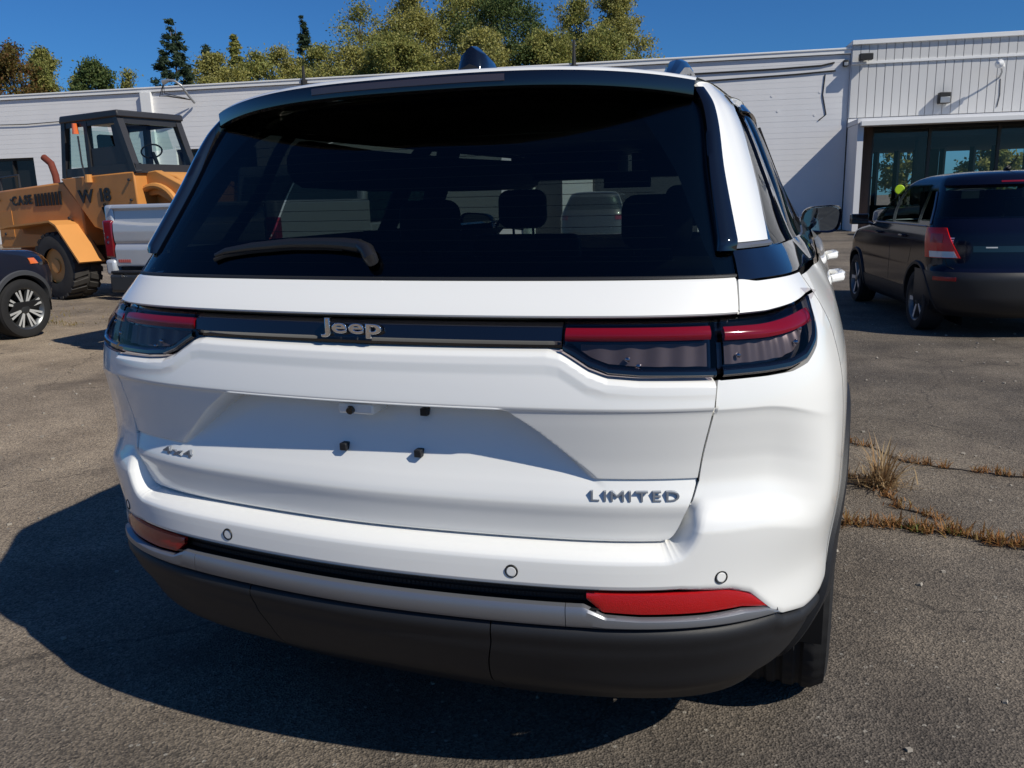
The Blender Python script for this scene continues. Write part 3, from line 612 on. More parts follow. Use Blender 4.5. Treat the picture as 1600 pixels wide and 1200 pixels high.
# --- rear glass and frit
t=np.linspace(-3.17,3.17,90)[:,None]; z=np.linspace(1.2385,1.64,40)[None,:]
hp('rear_window',gridmesh('rear_window',surf(t,z+0*t,.004),rim=.01),privacy)
hp('window_seal',gridmesh('window_seal',surf(t,np.array([1.2335,1.236,1.2405,1.242])[None,:]+0*t,np.array([.012,.001,-.001,.005])[None,:]+0*t)),plastic)
for sgn in (-1,1):
    z=np.linspace(1.2385,1.64,40)[None,:]; ti=np.interp(z,[1.2385,1.30,1.45,1.58,1.64],[2.88,2.76,2.55,2.2,1.8]); v=np.linspace(0,1,8)[:,None]
    T=ti+(3.17-ti)*v; hp('window_frit',gridmesh('window_frit',surf(sgn*T,z+0*T,.010),flip=sgn<0),gloss)
    # dotted-edge heater lines behind the glass (left and right halves)
    mbd=MB()
    for k in range(13):
        zz_=1.27+k*.0235; tt_=np.linspace(.0,2.35-.02*k,24)*sgn
        a_=surf(tt_,np.full(24,zz_),.009); b_=surf(tt_,np.full(24,zz_+.0012),.009); v_=[p for q_ in zip(a_,b_) for p in q_]
        mbd.add(v_,[(2*i,2*i+2,2*i+3,2*i+1) for i in range(23)])
    me=mbd.mesh('defroster_lines'); me.transform(HOFF); new('defroster_lines',me,darkint,suv)['kind']='stuff'
    # gloss black side blade of the spoiler
    z=np.linspace(1.288,1.645,50)[None,:]; w=np.array([2.90,2.905,2.93,3.0,3.12,3.20,3.235,3.245])[:,None]; dd=np.array([.004,-.012,-.020,-.024,-.025,-.021,-.009,.015])[:,None]
    ti=w+(z-1.29)*np.array([.25,.25,.25,.22,.15,.08,.05,.05])[:,None]
    dd=dd*np.where(dd<0,(sm(1.284,1.31,z)*.55+.45)*1,1)
    hp('spoiler_blade',gridmesh('spoiler_blade',surf(sgn*ti,z+0*ti,dd),flip=sgn<0,rim=.01),gloss,40)
    # white D pillar
    z=np.linspace(1.303,1.665,40)[None,:]; tq=np.interp(z,[1.303,1.33,1.45,1.60,1.625,1.64,1.665],[4.44,4.52,4.75,5.05,5.4,6.8,7.98]); v=np.linspace(0,1,60)[:,None]
    t0=3.262+.15*sm(1.5,1.66,z)*0; T=t0+(tq-t0)*v
    hp('d_pillar',gridmesh('d_pillar',surf(sgn*T,z+0*T,np.interp(v,[0,.02,.05,.97,1],[.010,.002,0,0,.006])+0*T),flip=sgn<0,rim=.02),white,30)
    # black wrap band under the pillar with a bright strip above it
    z=np.array([1.226,1.229,1.235,1.27,1.287,1.290])[None,:]; t=np.linspace(3.205,8,140)[:,None]
    hp('belt_wrap',gridmesh('belt_wrap',surf(sgn*t,z+0*t,np.array([.012,.003,.001,.001,.003,.012])[None,:]+0*t),flip=sgn<0,rim=.01),gloss,30)
    z=np.array([1.2885,1.2905,1.296,1.3005,1.302])[None,:]; t=np.linspace(3.262,4.5,50)[:,None]
    hp('bright_strip',gridmesh('bright_strip',surf(sgn*t,z+0*t,np.array([.008,-.001,-.004,-.001,.008])[None,:]+0*t),flip=sgn<0,rim=.004),satin,40)
    # side glass
    z=np.linspace(1.285,1.638,24)[None,:]; tq=np.interp(z,[1.285,1.33,1.45,1.60,1.625,1.64,1.665],[4.42,4.52,4.75,5.05,5.4,6.8,7.9]); te=np.interp(z,[1.285,1.64],[8,7.75]); v=np.linspace(0,1,50)[:,None]
    for ua,ub,mt_ in ((0,.655,sideprivacy),(.66,1,frontside)):
        T=tq+(te-tq)*(ua+(ub-ua)*v); hp('side_window',gridmesh('side_window',surf(sgn*T,z+0*T,.008),flip=sgn<0),mt_)
    hpz=np.linspace(1.285,1.64,20)[None,:]
    for ta,tb,nm in ((5.85,6.12,'pillar_trim'),(7.28,7.36,'pillar_trim'),(4.46,4.6,'window_edge')):
        ta2=ta+.0*hpz; 
        if nm=='window_edge': ta2=np.interp(hpz,[1.285,1.33,1.45,1.60,1.625,1.64],[4.42,4.52,4.75,5.05,5.2,5.4]); tb2=ta2+.16
        else: tb2=tb+0*hpz
        T=ta2+(tb2-ta2)*np.linspace(0,1,6)[:,None]; hp(nm,gridmesh(nm,surf(sgn*T,hpz+0*T,.003),flip=sgn<0,rim=.006),gloss)
    t=np.linspace(5.2,8,80)[:,None]; hp('window_rail',gridmesh('window_rail',surf(sgn*t,np.array([1.622,1.626,1.648,1.652])[None,:]+0*t,np.array([.006,-.004,-.004,.006])[None,:]+0*t),flip=sgn<0,rim=.01),gloss)
    # dark inner trims
    z=np.linspace(1.24,1.66,20)[None,:]; tq=np.interp(z,[1.285,1.33,1.45,1.60,1.625,1.64],[4.42,4.52,4.75,5.05,5.4,6.8]); T=3.0+(tq-3.0)*np.linspace(0,1,20)[:,None]
    hp('inner_pillar_trim',gridmesh('inner_pillar_trim',surf(sgn*T,z+0*T,.05),flip=sgn>0),darkint)
    t=np.linspace(3.0,8,80)[:,None]; z=np.linspace(.5,1.25,12)[None,:]; hp('inner_side_trim',gridmesh('inner_side_trim',surf(sgn*t,z+0*t,.06),flip=sgn>0),darkint)
    q=MB(); q.tube([(.62*sgn,.85,1.53),(.63*sgn,1.3,1.52),(.61*sgn,2.1,1.52),(.56*sgn,2.9,1.53)],.075,12); me=q.mesh('cant_rail_trim'); me.transform(HOFF); new('cant_rail_trim',me,darkint,suv)
    ttab=np.linspace(4,8,900)
    def ty(y,z): return float(np.interp(y,master(ttab,np.full(900,z))[:,1],ttab))
    t=np.linspace(ty(1.38,.40),8,60)[:,None]; hp('sill_cladding',gridmesh('sill_cladding',surf(sgn*t,np.array([.30,.32,.43,.45])[None,:]+0*t,np.array([.02,-.008,-.008,.004])[None,:]+0*t),flip=sgn<0,rim=.01),plastic,40)
    for seam in (((1.50,.62),(1.36,.85),(1.30,1.05),(1.28,1.215)),((2.12,.46),(2.12,.8),(2.12,1.215)),((1.50,.62),(1.56,.47),(2.12,.46),(3.1,.46))):
        q=MB(); q.tube([tuple(surf(sgn*ty(y_,z_),z_,.001)) for y_,z_ in seam],.0035,6); me=q.mesh('door_seam'); me.transform(HOFF); new('door_seam',me,slotm,suv)
    # doors: handles and shut lines
    for yh in (1.82,2.95):
        q=MB(); q.tube([(.985*sgn,yh-.12,1.095),(1.018*sgn,yh-.09,1.10),(1.024*sgn,yh,1.102),(1.018*sgn,yh+.09,1.10),(.985*sgn,yh+.12,1.095)],[.014,.017,.017,.017,.014],10)
        me=q.mesh('door_handle'); me.transform(HOFF); new('door_handle',me,white,suv)
    # mirror
    mir=bpy.data.objects.new('door_mirror',bpy.data.meshes.new('x'))
    n=28; prof=[(.0,.0),(.97,.02)]
    def mshape(y,scale):
        r=[]
        for k in range(n):
            a=2*math.pi*k/n; c,s_=math.cos(a),math.sin(a); ex=abs(c)**.55*math.copysign(1,c); ez=abs(s_)**.6*math.copysign(1,s_)
            r.append(((.948+.098*ex*scale+.008*ez)*sgn,y,1.268+(.068+.006*ex)*ez*scale))
        return r
    rings=[mshape(3.085,.93),mshape(3.08,1.0),mshape(3.13,1.02),mshape(3.19,.85),mshape(3.225,.45),mshape(3.23,.1)]
    P=np.array(rings).transpose(1,0,2); me=gridmesh('door_mirror',P,closed_u=True,flip=sgn>0); me.transform(HOFF); mir=new('door_mirror',me,gloss,suv)
    rings=[mshape(3.086,.92),mshape(3.096,.86),mshape(3.0965,.4),mshape(3.0965,.02)]
    mirg=pbr('mirror_glass',(.22,.27,.33),.02,1.0) if 'mirror_glass' not in MATS else MATS['mirror_glass']
    P=np.array(rings).transpose(1,0,2); me=gridmesh('mirror_glass',P,closed_u=True,flip=sgn<0); me.transform(HOFF); new('mirror_glass',me,mirg,mir)
    q=MB(); q.tube([(.84*sgn,3.15,1.19),(.90*sgn,3.15,1.20),(.94*sgn,3.16,1.22)],.03,8); me=q.mesh('mirror_arm'); me.transform(HOFF); new('mirror_arm',me,plastic,mir)
    # roof rail
    q=MB(); yy=np.linspace(.80,2.9,24); xx=.555*sgn
    pts=[(xx,.72,1.69),(xx,.82,1.728),(xx,.90,1.738),(xx,1.02,1.738),(xx,1.18,1.726),(xx-.01*sgn,1.6,1.73),(xx-.03*sgn,2.3,1.728),(xx-.05*sgn,2.75,1.71),(xx-.06*sgn,2.9,1.67)]
    q.tube(pts,[.018,.026,.028,.024,.018,.016,.016,.02,.016],10)
    me=q.mesh('roof_rail'); me.transform(HOFF); new('roof_rail',me,gloss,suv)
# --- roof with spoiler lip
s_=np.linspace(-1,1,81)[:,None]
Yr=.335+.15*np.abs(s_)**2.6
v=np.concatenate([[0,.004,.009,.016],np.linspace(.03,1,50)])[None,:]
Y=Yr+(3.05-Yr)*v
ytab=np.linspace(.3,3.2,40); wtab=[]
mm=master(np.linspace(3.4,8,400),np.full(400,1.662))
wtab=np.interp(ytab,mm[:,1],mm[:,0],left=.655)
Wd=np.interp(Y,ytab,wtab); zc=np.interp(Y,[.33,.6,1.0,1.6,2.2,2.7,3.05],[1.700,1.722,1.745,1.765,1.768,1.752,1.722])
edge=np.where(v<.02,np.interp(v,[0,.004,.009,.016],[.010,.004,.001,0]),0)
Z=zc-(zc-1.667)*np.abs(s_)**2.7-edge
P=np.stack([s_*Wd,Y,Z],-1); hp('roof',gridmesh('roof',P),white,40)
P2=P.copy(); P2[...,2]-=.03+.07*sm(.5,1.4,P2[...,1])*(1-np.abs(s_)**4); hp('headliner',gridmesh('headliner',P2[:,6:],flip=True),darkint)
# spoiler black face and underside
top=P[:,0]; prof=[(0,0),(-.001,-.003),(-.003,-.008),(-.002,-.032),(.006,-.038),(.03,-.035),(.09,-.040),(.14,-.058)]
Q=np.stack([top+np.array([0,a,b]) for a,b in prof],1); Q[:,:,0]*=np.linspace(1,.985,8)[None,:]
hp('spoiler_lip',gridmesh('spoiler_lip',Q,flip=True),gloss,30)
i0=np.abs(s_[:,0])<.40
Q=np.stack([top[i0]+np.array([0,a,b]) for a,b in ((0,-.005),(-.005,-.007),(-.0055,-.014),(-.0055,-.021),(0,-.023))],1)
chm=pbr('dark_smoked_brake_lens',(.055,.04,.045),.3,0,1.0)
hp('high_brake_light',gridmesh('high_brake_light',Q,flip=True,rim=.004),chm)
# shark fin
q=MB()
secs=[(0.74,.042,.000,.050),(.755,.042,.0,.098),(.80,.040,.0,.100),(.88,.032,.0,.075),(.95,.020,.0,.045),(1.0,.006,.0,.02)]
rings=[]
for y,w,z0,hh in secs:
    ring=[]
    for k in range(9):
        a=math.pi*k/8; ring.append((w*math.cos(a)*(1 if k not in(3,4,5) else .55),y,1.728+(y-.74)*.08+hh*math.sin(a)**.8-.004))
    rings.append(ring)
me=gridmesh('shark_fin_antenna',np.array(rings),flip=True,rim=0); me.transform(HOFF); o=new('shark_fin_antenna',me,gloss,suv,60)
q=MB(); r0=rings[0]; q.add(r0,[tuple(range(9))]); r1=[(x*.5,y,z) for x,y,z in r0]
me=q.mesh('fin_back'); me.transform(HOFF); new('fin_back',me,plastic,o)
# --- wiper
wp=[(-1.50,1.287),(-1.40,1.297),(-1.115,1.307),(-.74,1.315),(-.45,1.315),(-.30,1.313),(-.16,1.308)]
q=MB(); q.tube([tuple(surf(a,b,-.012)) for a,b in wp],[.005,.008,.0105,.012,.013,.0145,.016],10); me=q.mesh('wiper'); me.transform(HOFF); wip=new('wiper',me,wiperm,suv)
q=MB(); p=surf(-.10,1.293,-.012); q.tube([tuple(surf(-.16,1.309,-.014)),tuple(surf(-.09,1.300,-.018)),tuple(surf(-.05,1.284,-.018)),tuple(surf(-.045,1.272,-.002))],[.014,.017,.017,.015],12); me=q.mesh('wiper_cap'); me.transform(HOFF); new('wiper_cap',me,wiperm,wip)
q=MB(); q.tube([tuple(surf(a,b-.011,-.004)) for a,b in wp[:-1]],.006,6); me=q.mesh('wiper_blade'); me.transform(HOFF); new('wiper_blade',me,rubber,wip)
# --- front half: hood, windscreen, front bodywork
st=[(3.18,1.0,1.20,.34),(3.5,1.0,1.19,.34),(3.75,1.0,1.165,.34),(4.2,.99,1.12,.34),(4.55,.96,1.07,.36),(4.78,.86,1.0,.38),(4.86,.66,.9,.42)]
rows=[]
for y,w,zt_,zb in st:
    k=np.linspace(-1,1,41); ring=[]
    for a in k:
        th=a*math.pi/2*1.0; ex=math.copysign(abs(math.sin(th))**.45,th); ez=abs(math.cos(th))**.35
        ring.append((w*ex,y,zb+(zt_-zb)*ez))
    rows.append(ring)
P=np.array(rows); hp('front_body',gridmesh('front_body',P,flip=False),white,60)
q=MB(); q.add([(-.6,4.87,.44),(.6,4.87,.44),(.6,4.87,.88),(-.6,4.87,.88)],[(0,1,2,3)]); me=q.mesh('grille'); me.transform(HOFF); new('grille',me,gloss,suv)
s1=np.linspace(-1,1,21)[:,None]; v=np.linspace(0,1,12)[None,:]
Y=3.75-.25*s1**2*1+(3.05-3.75+.12*s1**2)*v; Z=1.17+(1.715-1.17)*v-.05*np.abs(s1)**3*v; X=s1*(.80+(.58-.80)*v)
hp('windscreen',gridmesh('windscreen',np.stack([X+0*Z,Y+0*Z,Z+0*X],-1)),clearg)
for sgn in (-1,1):
    q=MB(); q.tube([(.60*sgn,3.02,1.66),(.70*sgn,3.30,1.42),(.80*sgn,3.60,1.19)],.045,8); me=q.mesh('a_pillar'); me.transform(HOFF); new('a_pillar',me,white,suv)
    P=np.array([[(.61*sgn,3.1,1.645),(.845*sgn,3.1,1.24)],[(.71*sgn,3.32,1.42),(.835*sgn,3.36,1.23)],[(.79*sgn,3.52,1.22),(.80*sgn,3.55,1.21)]]); hp('quarter_light',gridmesh('quarter_light',P,flip=sgn>0),sideprivacy)
# --- interior
def seat(x,y,w,ztop_,hr):
    q=MB(); q.prism([(y-.02,.60),(y+.12,.60),(y+.03,ztop_),(y-.08,ztop_)],'x',x-w/2,x+w/2); me=q.mesh('seat_back'); me.transform(HOFF); o=new('seat_back',me,seatm,suv); b=o.modifiers.new('b','BEVEL'); b.width=.04; b.segments=3
    for hx in hr:
        q=MB(); q.box((hx-.12,y-.12,ztop_+.03),(hx+.12,y-.02,ztop_+.21)); me=q.mesh('headrest'); me.transform(HOFF); h_=new('headrest',me,seatm,o); b=h_.modifiers.new('b','BEVEL'); b.width=.05; b.segments=4
        q=MB(); q.tube([(hx-.05,y-.06,ztop_-.02),(hx-.05,y-.07,ztop_+.06)],.007,6); q.tube([(hx+.05,y-.06,ztop_-.02),(hx+.05,y-.07,ztop_+.06)],.007,6); me=q.mesh('headrest_post'); me.transform(HOFF); new('headrest_post',me,chrome,o)
seat(0,1.40,1.36,1.20,(-.42,.42)); seat(-.40,2.40,.54,1.24,(-.40,)); seat(.40,2.40,.54,1.24,(.40,))
q=MB(); q.box((-.85,.35,.5),(.85,3.5,.55)); q.box((-.85,3.2,.55),(.85,3.6,1.10)); q.box((-.25,2.2,.55),(.25,3.3,.85)); me=q.mesh('cabin_floor'); me.transform(HOFF); new('cabin_floor',me,darkint,suv,smooth=False)
q=MB(); q.box((-.82,.36,1.08),(.82,1.30,1.10)); me=q.mesh('cargo_cover'); me.transform(HOFF); new('cargo_cover',me,darkint,suv,smooth=False)
for sg_ in (-1,1):
    q=MB(); q.tube([(.90*sg_,2.07,.6),(.83*sg_,2.07,1.2),(.65*sg_,2.07,1.64)],.055,6); me=q.mesh('b_pillar'); me.transform(HOFF); new('b_pillar',me,darkint,suv)
for x0 in (-.62,.03):
    q=MB(); q.box((x0,2.80,1.50),(x0+.58,3.04,1.62)); me=q.mesh('sun_visor'); me.transform(HOFF); new('sun_visor',me,darkint,suv,smooth=False)
q=MB(); q.box((-.12,2.82,1.45),(.12,2.85,1.53)); me=q.mesh('interior_mirror'); me.transform(HOFF); new('interior_mirror',me,darkint,suv,smooth=False)
# --- wheels
def tyre_mesh(r,w,rin,grooves=True,nseg=168):
    prof=[(-.5,rin),(-.52,rin+.3*(r-rin)),(-.53,rin+.62*(r-rin)),(-.50,rin+.86*(r-rin)),(-.455,r-.012),(-.40,r-.003)]
    xs_=np.linspace(-.36,.36,25)
    full=[(a*w,b) for a,b in prof]+[(a*w,r) for a in xs_]+[(-a*w,b) for a,b in prof[::-1]]
    full=np.array(full); n=len(full); ang=np.linspace(0,2*np.pi,nseg,endpoint=False)
    X=np.broadcast_to(full[:,0],(nseg,n)).copy(); RR=np.broadcast_to(full[:,1],(nseg,n)).copy()
    if grooves:
        xi=X/w; tread=np.abs(xi)<.385
        circ=np.min(np.abs(xi[...,None]-np.array([-.25,-.085,.085,.25])),-1)<.026
        seg=np.arange(nseg)[:,None]
        sipe=((seg+np.where(xi>0,1,0))%4==0)&(np.abs(xi)>.13)
        sh=((seg)%4==0)&(np.abs(xi)>=.36)&(np.abs(xi)<.51)&(RR>r-.05)
        RR=RR-np.where(tread&circ,.008,0)-np.where(tread&sipe&~circ,.003,0)-np.where(sh,.0022,0)
    Yv=np.cos(ang)[:,None]*RR; Zv=np.sin(ang)[:,None]*RR
    return gridmesh('tyre',np.stack([X,Yv,Zv],-1),closed_u=True)
def rim_mesh(w,rin,spokes=10,sgn=1,split=True):
    q=MB(); n=48
    # barrel
    ang=[2*math.pi*k/n for k in range(n)]
    pr=[(-.45*w,rin),(-.42*w,rin-.02),(.30*w,rin-.035),(.46*w,rin-.012),(.50*w,rin+.004)]
    v=[(sgn*x,r*math.cos(a),r*math.sin(a)) for a in ang for x,r in pr]; m_=len(pr)
    q.add(v,[(k*m_+j,((k+1)%n)*m_+j,((k+1)%n)*m_+j+1,k*m_+j+1) for k in range(n) for j in range(m_-1)],1)
    for k in range(spokes):
        a=2*math.pi*k/spokes
        for da in ((-.10,.10) if split else (0,)):
            a0,a1=a+da*.6,a+da*1.2
            w0,w1=(.020,.026) if split else (.032,.045)
            def pt(x,r,a,o): return (sgn*x,r*math.cos(a)-o*math.sin(a),r*math.sin(a)+o*math.cos(a))
            r0,r1=rin*.20,rin-.02
            v=[pt(.40*w,r0,a0,-w0*.5),pt(.40*w,r0,a0,w0*.5),pt(.46*w,r1,a1,w1*.5),pt(.46*w,r1,a1,-w1*.5),pt(.28*w,r0,a0,-w0*.8),pt(.28*w,r0,a0,w0*.8),pt(.30*w,r1,a1,w1*.8),pt(.30*w,r1,a1,-w1*.8)]
            q.add(v,[(0,1,2,3)],0); q.add(v,[(0,4,5,1),(1,5,6,2),(2,6,7,3),(3,7,4,0)],1)
    q.tube([(sgn*.25*w,0,0),(sgn*.42*w,0,0),(sgn*.45*w,0,0)],[rin*.26,rin*.24,rin*.17],20,1)
    q.tube([(sgn*.0*w,0,0),(sgn*.02*w,0,0)],[rin*.8,rin*.8],28,2)
    me=q.mesh('rim')
    return me
def wheel(parent,loc,r,w,rin,sgn,mats,spokes=10,split=True,grooves=False,rot=0,nseg=96):
    me=tyre_mesh(r,w,rin,grooves,nseg); o=new('wheel',me,rubber,parent,30); o.location=loc; o.rotation_euler=(rot,0,0)
    rm=new('rim',rim_mesh(w,rin,spokes,sgn,split),mats,o,30); return o
for sgn in (-1,1):
    for y in (-.05,2.91): wheel(suv,(sgn*.868,y,.385),.385,.275,.262,sgn,[alloy,alloyd,slotm],grooves=True,nseg=168)
# wheel wells
for sgn in (-1,1):
    for y in (-.05,2.91):
        q=MB(); n=20
        v=[];f=[]
        for k in range(n+1):
            a=math.pi*k/n*1.1-.15
            for x in (.60,.99): v.append((sgn*x,y-.44*math.cos(a),.385+.44*math.sin(a)))
        f=[(2*k,2*k+1,2*k+3,2*k+2) for k in range(n)]; q.add(v,f); q.build('wheel_well',darkint,suv)
# ================================================================= GENERIC CAR LOFT
class Car:
    """stack of plan outlines; u in [-1,1]: 0 rear centre, +-.3 end of rear corner, +-.7 start of front corner, +-1 front centre"""
    def __init__(s,levels,scale=1.0,p=.74):
        A=np.array(levels,float); s.z=A[:,0]*scale; s.A=A[:,1:]*scale; s.p=p
        n=len(s.z); T=np.zeros_like(s.A)
        dz=np.diff(s.z)[:,None]; sl_=np.diff(s.A,axis=0)/dz
        T[1:-1]=np.where(sl_[1:]*sl_[:-1]>0,2*sl_[1:]*sl_[:-1]/(sl_[1:]+sl_[:-1]+1e-12),0); T[0]=sl_[0]; T[-1]=sl_[-1]; s.T=T
    def P(s,u,z):
        u,z=np.broadcast_arrays(np.asarray(u,float),np.asarray(z,float))
        k=np.clip(np.searchsorted(s.z,z)-1,0,len(s.z)-2); h=s.z[k+1]-s.z[k]; f=((z-s.z[k])/h)[...,None]; h=h[...,None]
        q=s.A[k]*(2*f**3-3*f*f+1)+s.T[k]*h*(f**3-2*f*f+f)+s.A[k+1]*(-2*f**3+3*f*f)+s.T[k+1]*h*(f**3-f*f)
        yr,yf,w,cr,cf=[q[...,i] for i in range(5)]
        a=np.abs(u); sg=np.where(u<0,-1,1)
        t1=np.clip(a/.3,0,1)*np.pi/2; t2=np.clip((1-a)/.3,0,1)*np.pi/2; p=s.p
        x=np.where(a<.3,w*np.sin(t1)**p,np.where(a>.7,w*np.sin(t2)**p,w))
        y=np.where(a<.3,yr+cr*(1-np.cos(t1)**p),np.where(a>.7,yf-cf*(1-np.cos(t2)**p),yr+cr+(yf-cf-yr-cr)*(a-.3)/.4))
        return np.stack([sg*x,y,z+0*x],-1)
    def S(s,u,z,d=0):
        u,z,d=np.broadcast_arrays(np.asarray(u,float),np.asarray(z,float),np.asarray(d,float))
        P=s.P(u,z); e=.004; tv=s.P(u+e,z)-s.P(u-e,z); nx,ny=tv[...,1],-tv[...,0]; l=np.sqrt(nx*nx+ny*ny)+1e-9
        return P-np.stack([nx/l,ny/l,0*nx],-1)*d[...,None]
    def patch(s,name,u0,u1,z0,z1,mat,parent,d=-.005,nu=24,nz=12,rim=.01,keep=None,angle=35):
        v=np.linspace(0,1,nu)[:,None]; w=np.linspace(0,1,nz)[None,:]
        f=lambda q,w_: q(w_) if callable(q) else q
        U=f(u0,w)+(f(u1,w)-f(u0,w))*v; 
        Z=(z0(v) if callable(z0) else z0)+((z1(v) if callable(z1) else z1)-(z0(v) if callable(z0) else z0))*w
        U=U+0*Z; Z=Z+0*U
        P=s.S(U,Z,d); kp=None
        if keep is not None:
            C=(P[:-1,:-1]+P[1:,1:])/2; kp=keep(C)
        return new(name,gridmesh(name,P,rim=rim if keep is None else 0,keep=kp),mat,parent,angle)
    def yu(s,y,z):
        uu=np.linspace(.05,.99,900); yy=s.P(uu,np.full(900,z))[:,1]; return np.interp(y,yy,uu)
def arch(c,parent,y0,zc,r0,r1,mat,sgn,name='arch_trim'):
    a=np.linspace(R(-15),R(195),44)[:,None]; rr=np.array([r0-.01,r0,r1-.012,r1])[None,:]; dd=np.array([.04,-.016,-.018,.004])[None,:]
    yy=y0-np.cos(a)*rr; zz=np.maximum(zc+np.sin(a)*rr,c.z[0]+.01); U=np.zeros_like(yy)
    for i in range(yy.shape[0]):
        for j in range(yy.shape[1]): U[i,j]=c.yu(yy[i,j],zz[i,j])
    return new(name,gridmesh(name,c.S(sgn*U,zz,dd+0*U),flip=sgn<0),mat,parent,40)
def paint(name,col,rough=.35,metal=0): return pbr(name,col,rough,metal,1.0,.5,.02,4)
dkglass=tint('hatchback_glass',(.50,.58,.56))
def well(parent,sgn,y,zc,r,xin,xout):
    q=MB(); n=16; v=[]
    for k in range(n+1):
        a=math.pi*k/n*1.1-.15
        for x in (xin,xout): v.append((sgn*x,y-r*math.cos(a),zc+r*math.sin(a)))
    q.add(v,[(2*k,2*k+1,2*k+3,2*k+2) for k in range(n)]); q.add([(sgn*xin,y-r,zc-r*.6),(sgn*xin,y+r,zc-r*.6),(sgn*xin,y+r,zc+r),(sgn*xin,y-r,zc+r)],[(0,1,2,3)]); q.build('wheel_well',darkint,parent)
def holes(c,UC,ZC,wins,ks,rear=(.25,1.20,1.49),front=.80):
    H=(UC<rear[0])&(ZC>rear[1]*ks)&(ZC<rear[2]*ks)
    H|=(UC>front)&(ZC>1.16*ks)&(ZC<1.53*ks)
    for a,b,a1,b1,z0,z1 in wins:
        z0,z1=z0*ks,z1*ks; u0,u1,v0,v1=c.yu(a*ks,z0),c.yu(b*ks,z0),c.yu(a1*ks,z1),c.yu(b1*ks,z1); f=np.clip((ZC-z0)/(z1-z0),0,1)
        H|=(ZC>z0+.008)&(ZC<z1-.008)&(UC>u0+(v0-u0)*f+.003)&(UC<u1+(v1-u1)*f-.003)
    return H
# ----------------------------------------------------------------- black hatchback
k_=.947
lampbright=pbr('bright_red_tail_lens',(.68,.010,.010),.2,0,.2,.4)
blackp=pbr('blue_black_paint',(.0035,.005,.016),.10,0,0,.3); redlens=pbr('deep_red_tail_lens',(.17,.003,.006),.15,0,1.0,.5)
lv=[ # z, yr, yf, w, cr, cf
(.20,.16,4.05,.78,.45,.8),(.28,.06,4.18,.85,.42,.8),(.42,.01,4.24,.88,.40,.8),(.60,.0,4.25,.888,.38,.8),(.66,.02,4.25,.888,.38,.8),(.70,.07,4.24,.886,.36,.8),(.82,.09,4.22,.888,.36,.8),(.95,.10,4.10,.888,.36,.85),
(1.00,.105,3.9,.884,.36,.9),(1.05,.11,3.35,.876,.36,.7),(1.10,.125,3.10,.862,.36,.6),(1.18,.16,2.98,.835,.37,.55),(1.35,.26,2.70,.765,.38,.5),(1.50,.34,2.42,.70,.40,.5),(1.575,.40,2.20,.655,.42,.5),(1.615,.47,2.05,.60,.45,.6),(1.64,.60,1.85,.50,.5,.6),(1.655,.85,1.55,.32,.3,.3),(1.66,1.1,1.3,.1,.05,.05)]
lv=[(a,b,c_,d,min(e*1.35,.56),f) for a,b,c_,d,e,f in lv]
hb=Car(lv,k_,.86); t_rz=math.atan2(.198,.98)
hat=empty('black_hatchback',(2.88,7.33,0),'glossy blue black hatchback parked at right before the showroom','car',rz=t_rz)
rw,fw_=.78*k_,.78*k_+2.42; wr=.325*k_
keep=lambda C:(np.hypot(C[...,1]-rw,C[...,2]-wr)>.36)&(np.hypot(C[...,1]-fw_,C[...,2]-wr)>.36)
zz=np.concatenate([np.linspace(.43,.70,14),np.linspace(.71,1.12,22)[1:]])*k_
U=np.linspace(-1,1,321)[:,None]; P=hb.P(U+0*zz[None,:],zz[None,:]+0*U); C=(P[:-1,:-1]+P[1:,1:])/2
new('body',gridmesh('body',P,keep=keep(C)),blackp,hat,30)
HW=[(1.86,2.86,1.86,2.05,1.12,1.53),(.98,1.78,1.10,1.78,1.13,1.53),(.62,.92,.86,1.02,1.16,1.47)]
U=np.linspace(-1,1,901)[:,None]; zz=np.concatenate([np.linspace(1.10,1.60,80),np.linspace(1.605,1.6595,14)])*k_; P=hb.P(U+0*zz[None,:],zz[None,:]+0*U); UC=(np.abs(U[:-1])+np.abs(U[1:]))/2+0*zz[None,:-1]; ZC=((zz[:-1]+zz[1:])/2)[None,:]+0*UC; new('roof_shell',gridmesh('roof_shell',P,keep=~holes(hb,UC,ZC,HW,k_)),blackp,hat,50)
zz=np.linspace(.20,.435,14)*k_; P=hb.S(U+0*zz[None,:],zz[None,:]+0*U,-.004); C=(P[:-1,:-1]+P[1:,1:])/2; new('lower_cladding',gridmesh('lower_cladding',P,keep=keep(C)),plastic,hat,40)
hb.patch('rear_bumper',-.34,.34,.21*k_,.665*k_,pbr('grey_bumper_plastic',(.016,.016,.018),.45,0,0,.5,.1,8),hat,-.010,50,22)
hb.patch('rear_window',lambda w:-.265+.02*w,lambda w:.265-.02*w,1.19*k_,1.50*k_,dkglass,hat,-.004,40,16)
hb.patch('roof_spoiler',-.24,.24,1.525*k_,1.60*k_,blackp,hat,lambda *a:0 if 0 else -.05,40,8) if 0 else hb.patch('roof_spoiler',-.24,.24,1.515*k_,1.595*k_,blackp,hat,-.055,40,8,.05)
hb.patch('windscreen',.80,1.20,1.16*k_,1.53*k_,dkglass,hat,-.003,40,14) if 0 else None
for sg in (-1,1): hb.patch('windscreen_half',sg*.795,sg*1.0,1.155*k_,1.535*k_,dkglass,hat,-.003,20,14)
hb.patch('brake_light',-.07,.07,1.535*k_,1.55*k_,redlens,hat,-.059,16,4)
hb.patch('tailgate_recess',-.12,.12,.86*k_,.92*k_,gloss,hat,-.002,20,5)
for sg in (-1,1):
    q=MB(); q.tube([tuple(hb.S(sg*u_,z_*k_,.002)) for u_,z_ in ((.275,1.18),(.262,1.10),(.235,1.0),(.205,.85),(.19,.72),(.17,.69),(0,.685))],.005,5); q.build('tailgate_seam',slotm,hat)
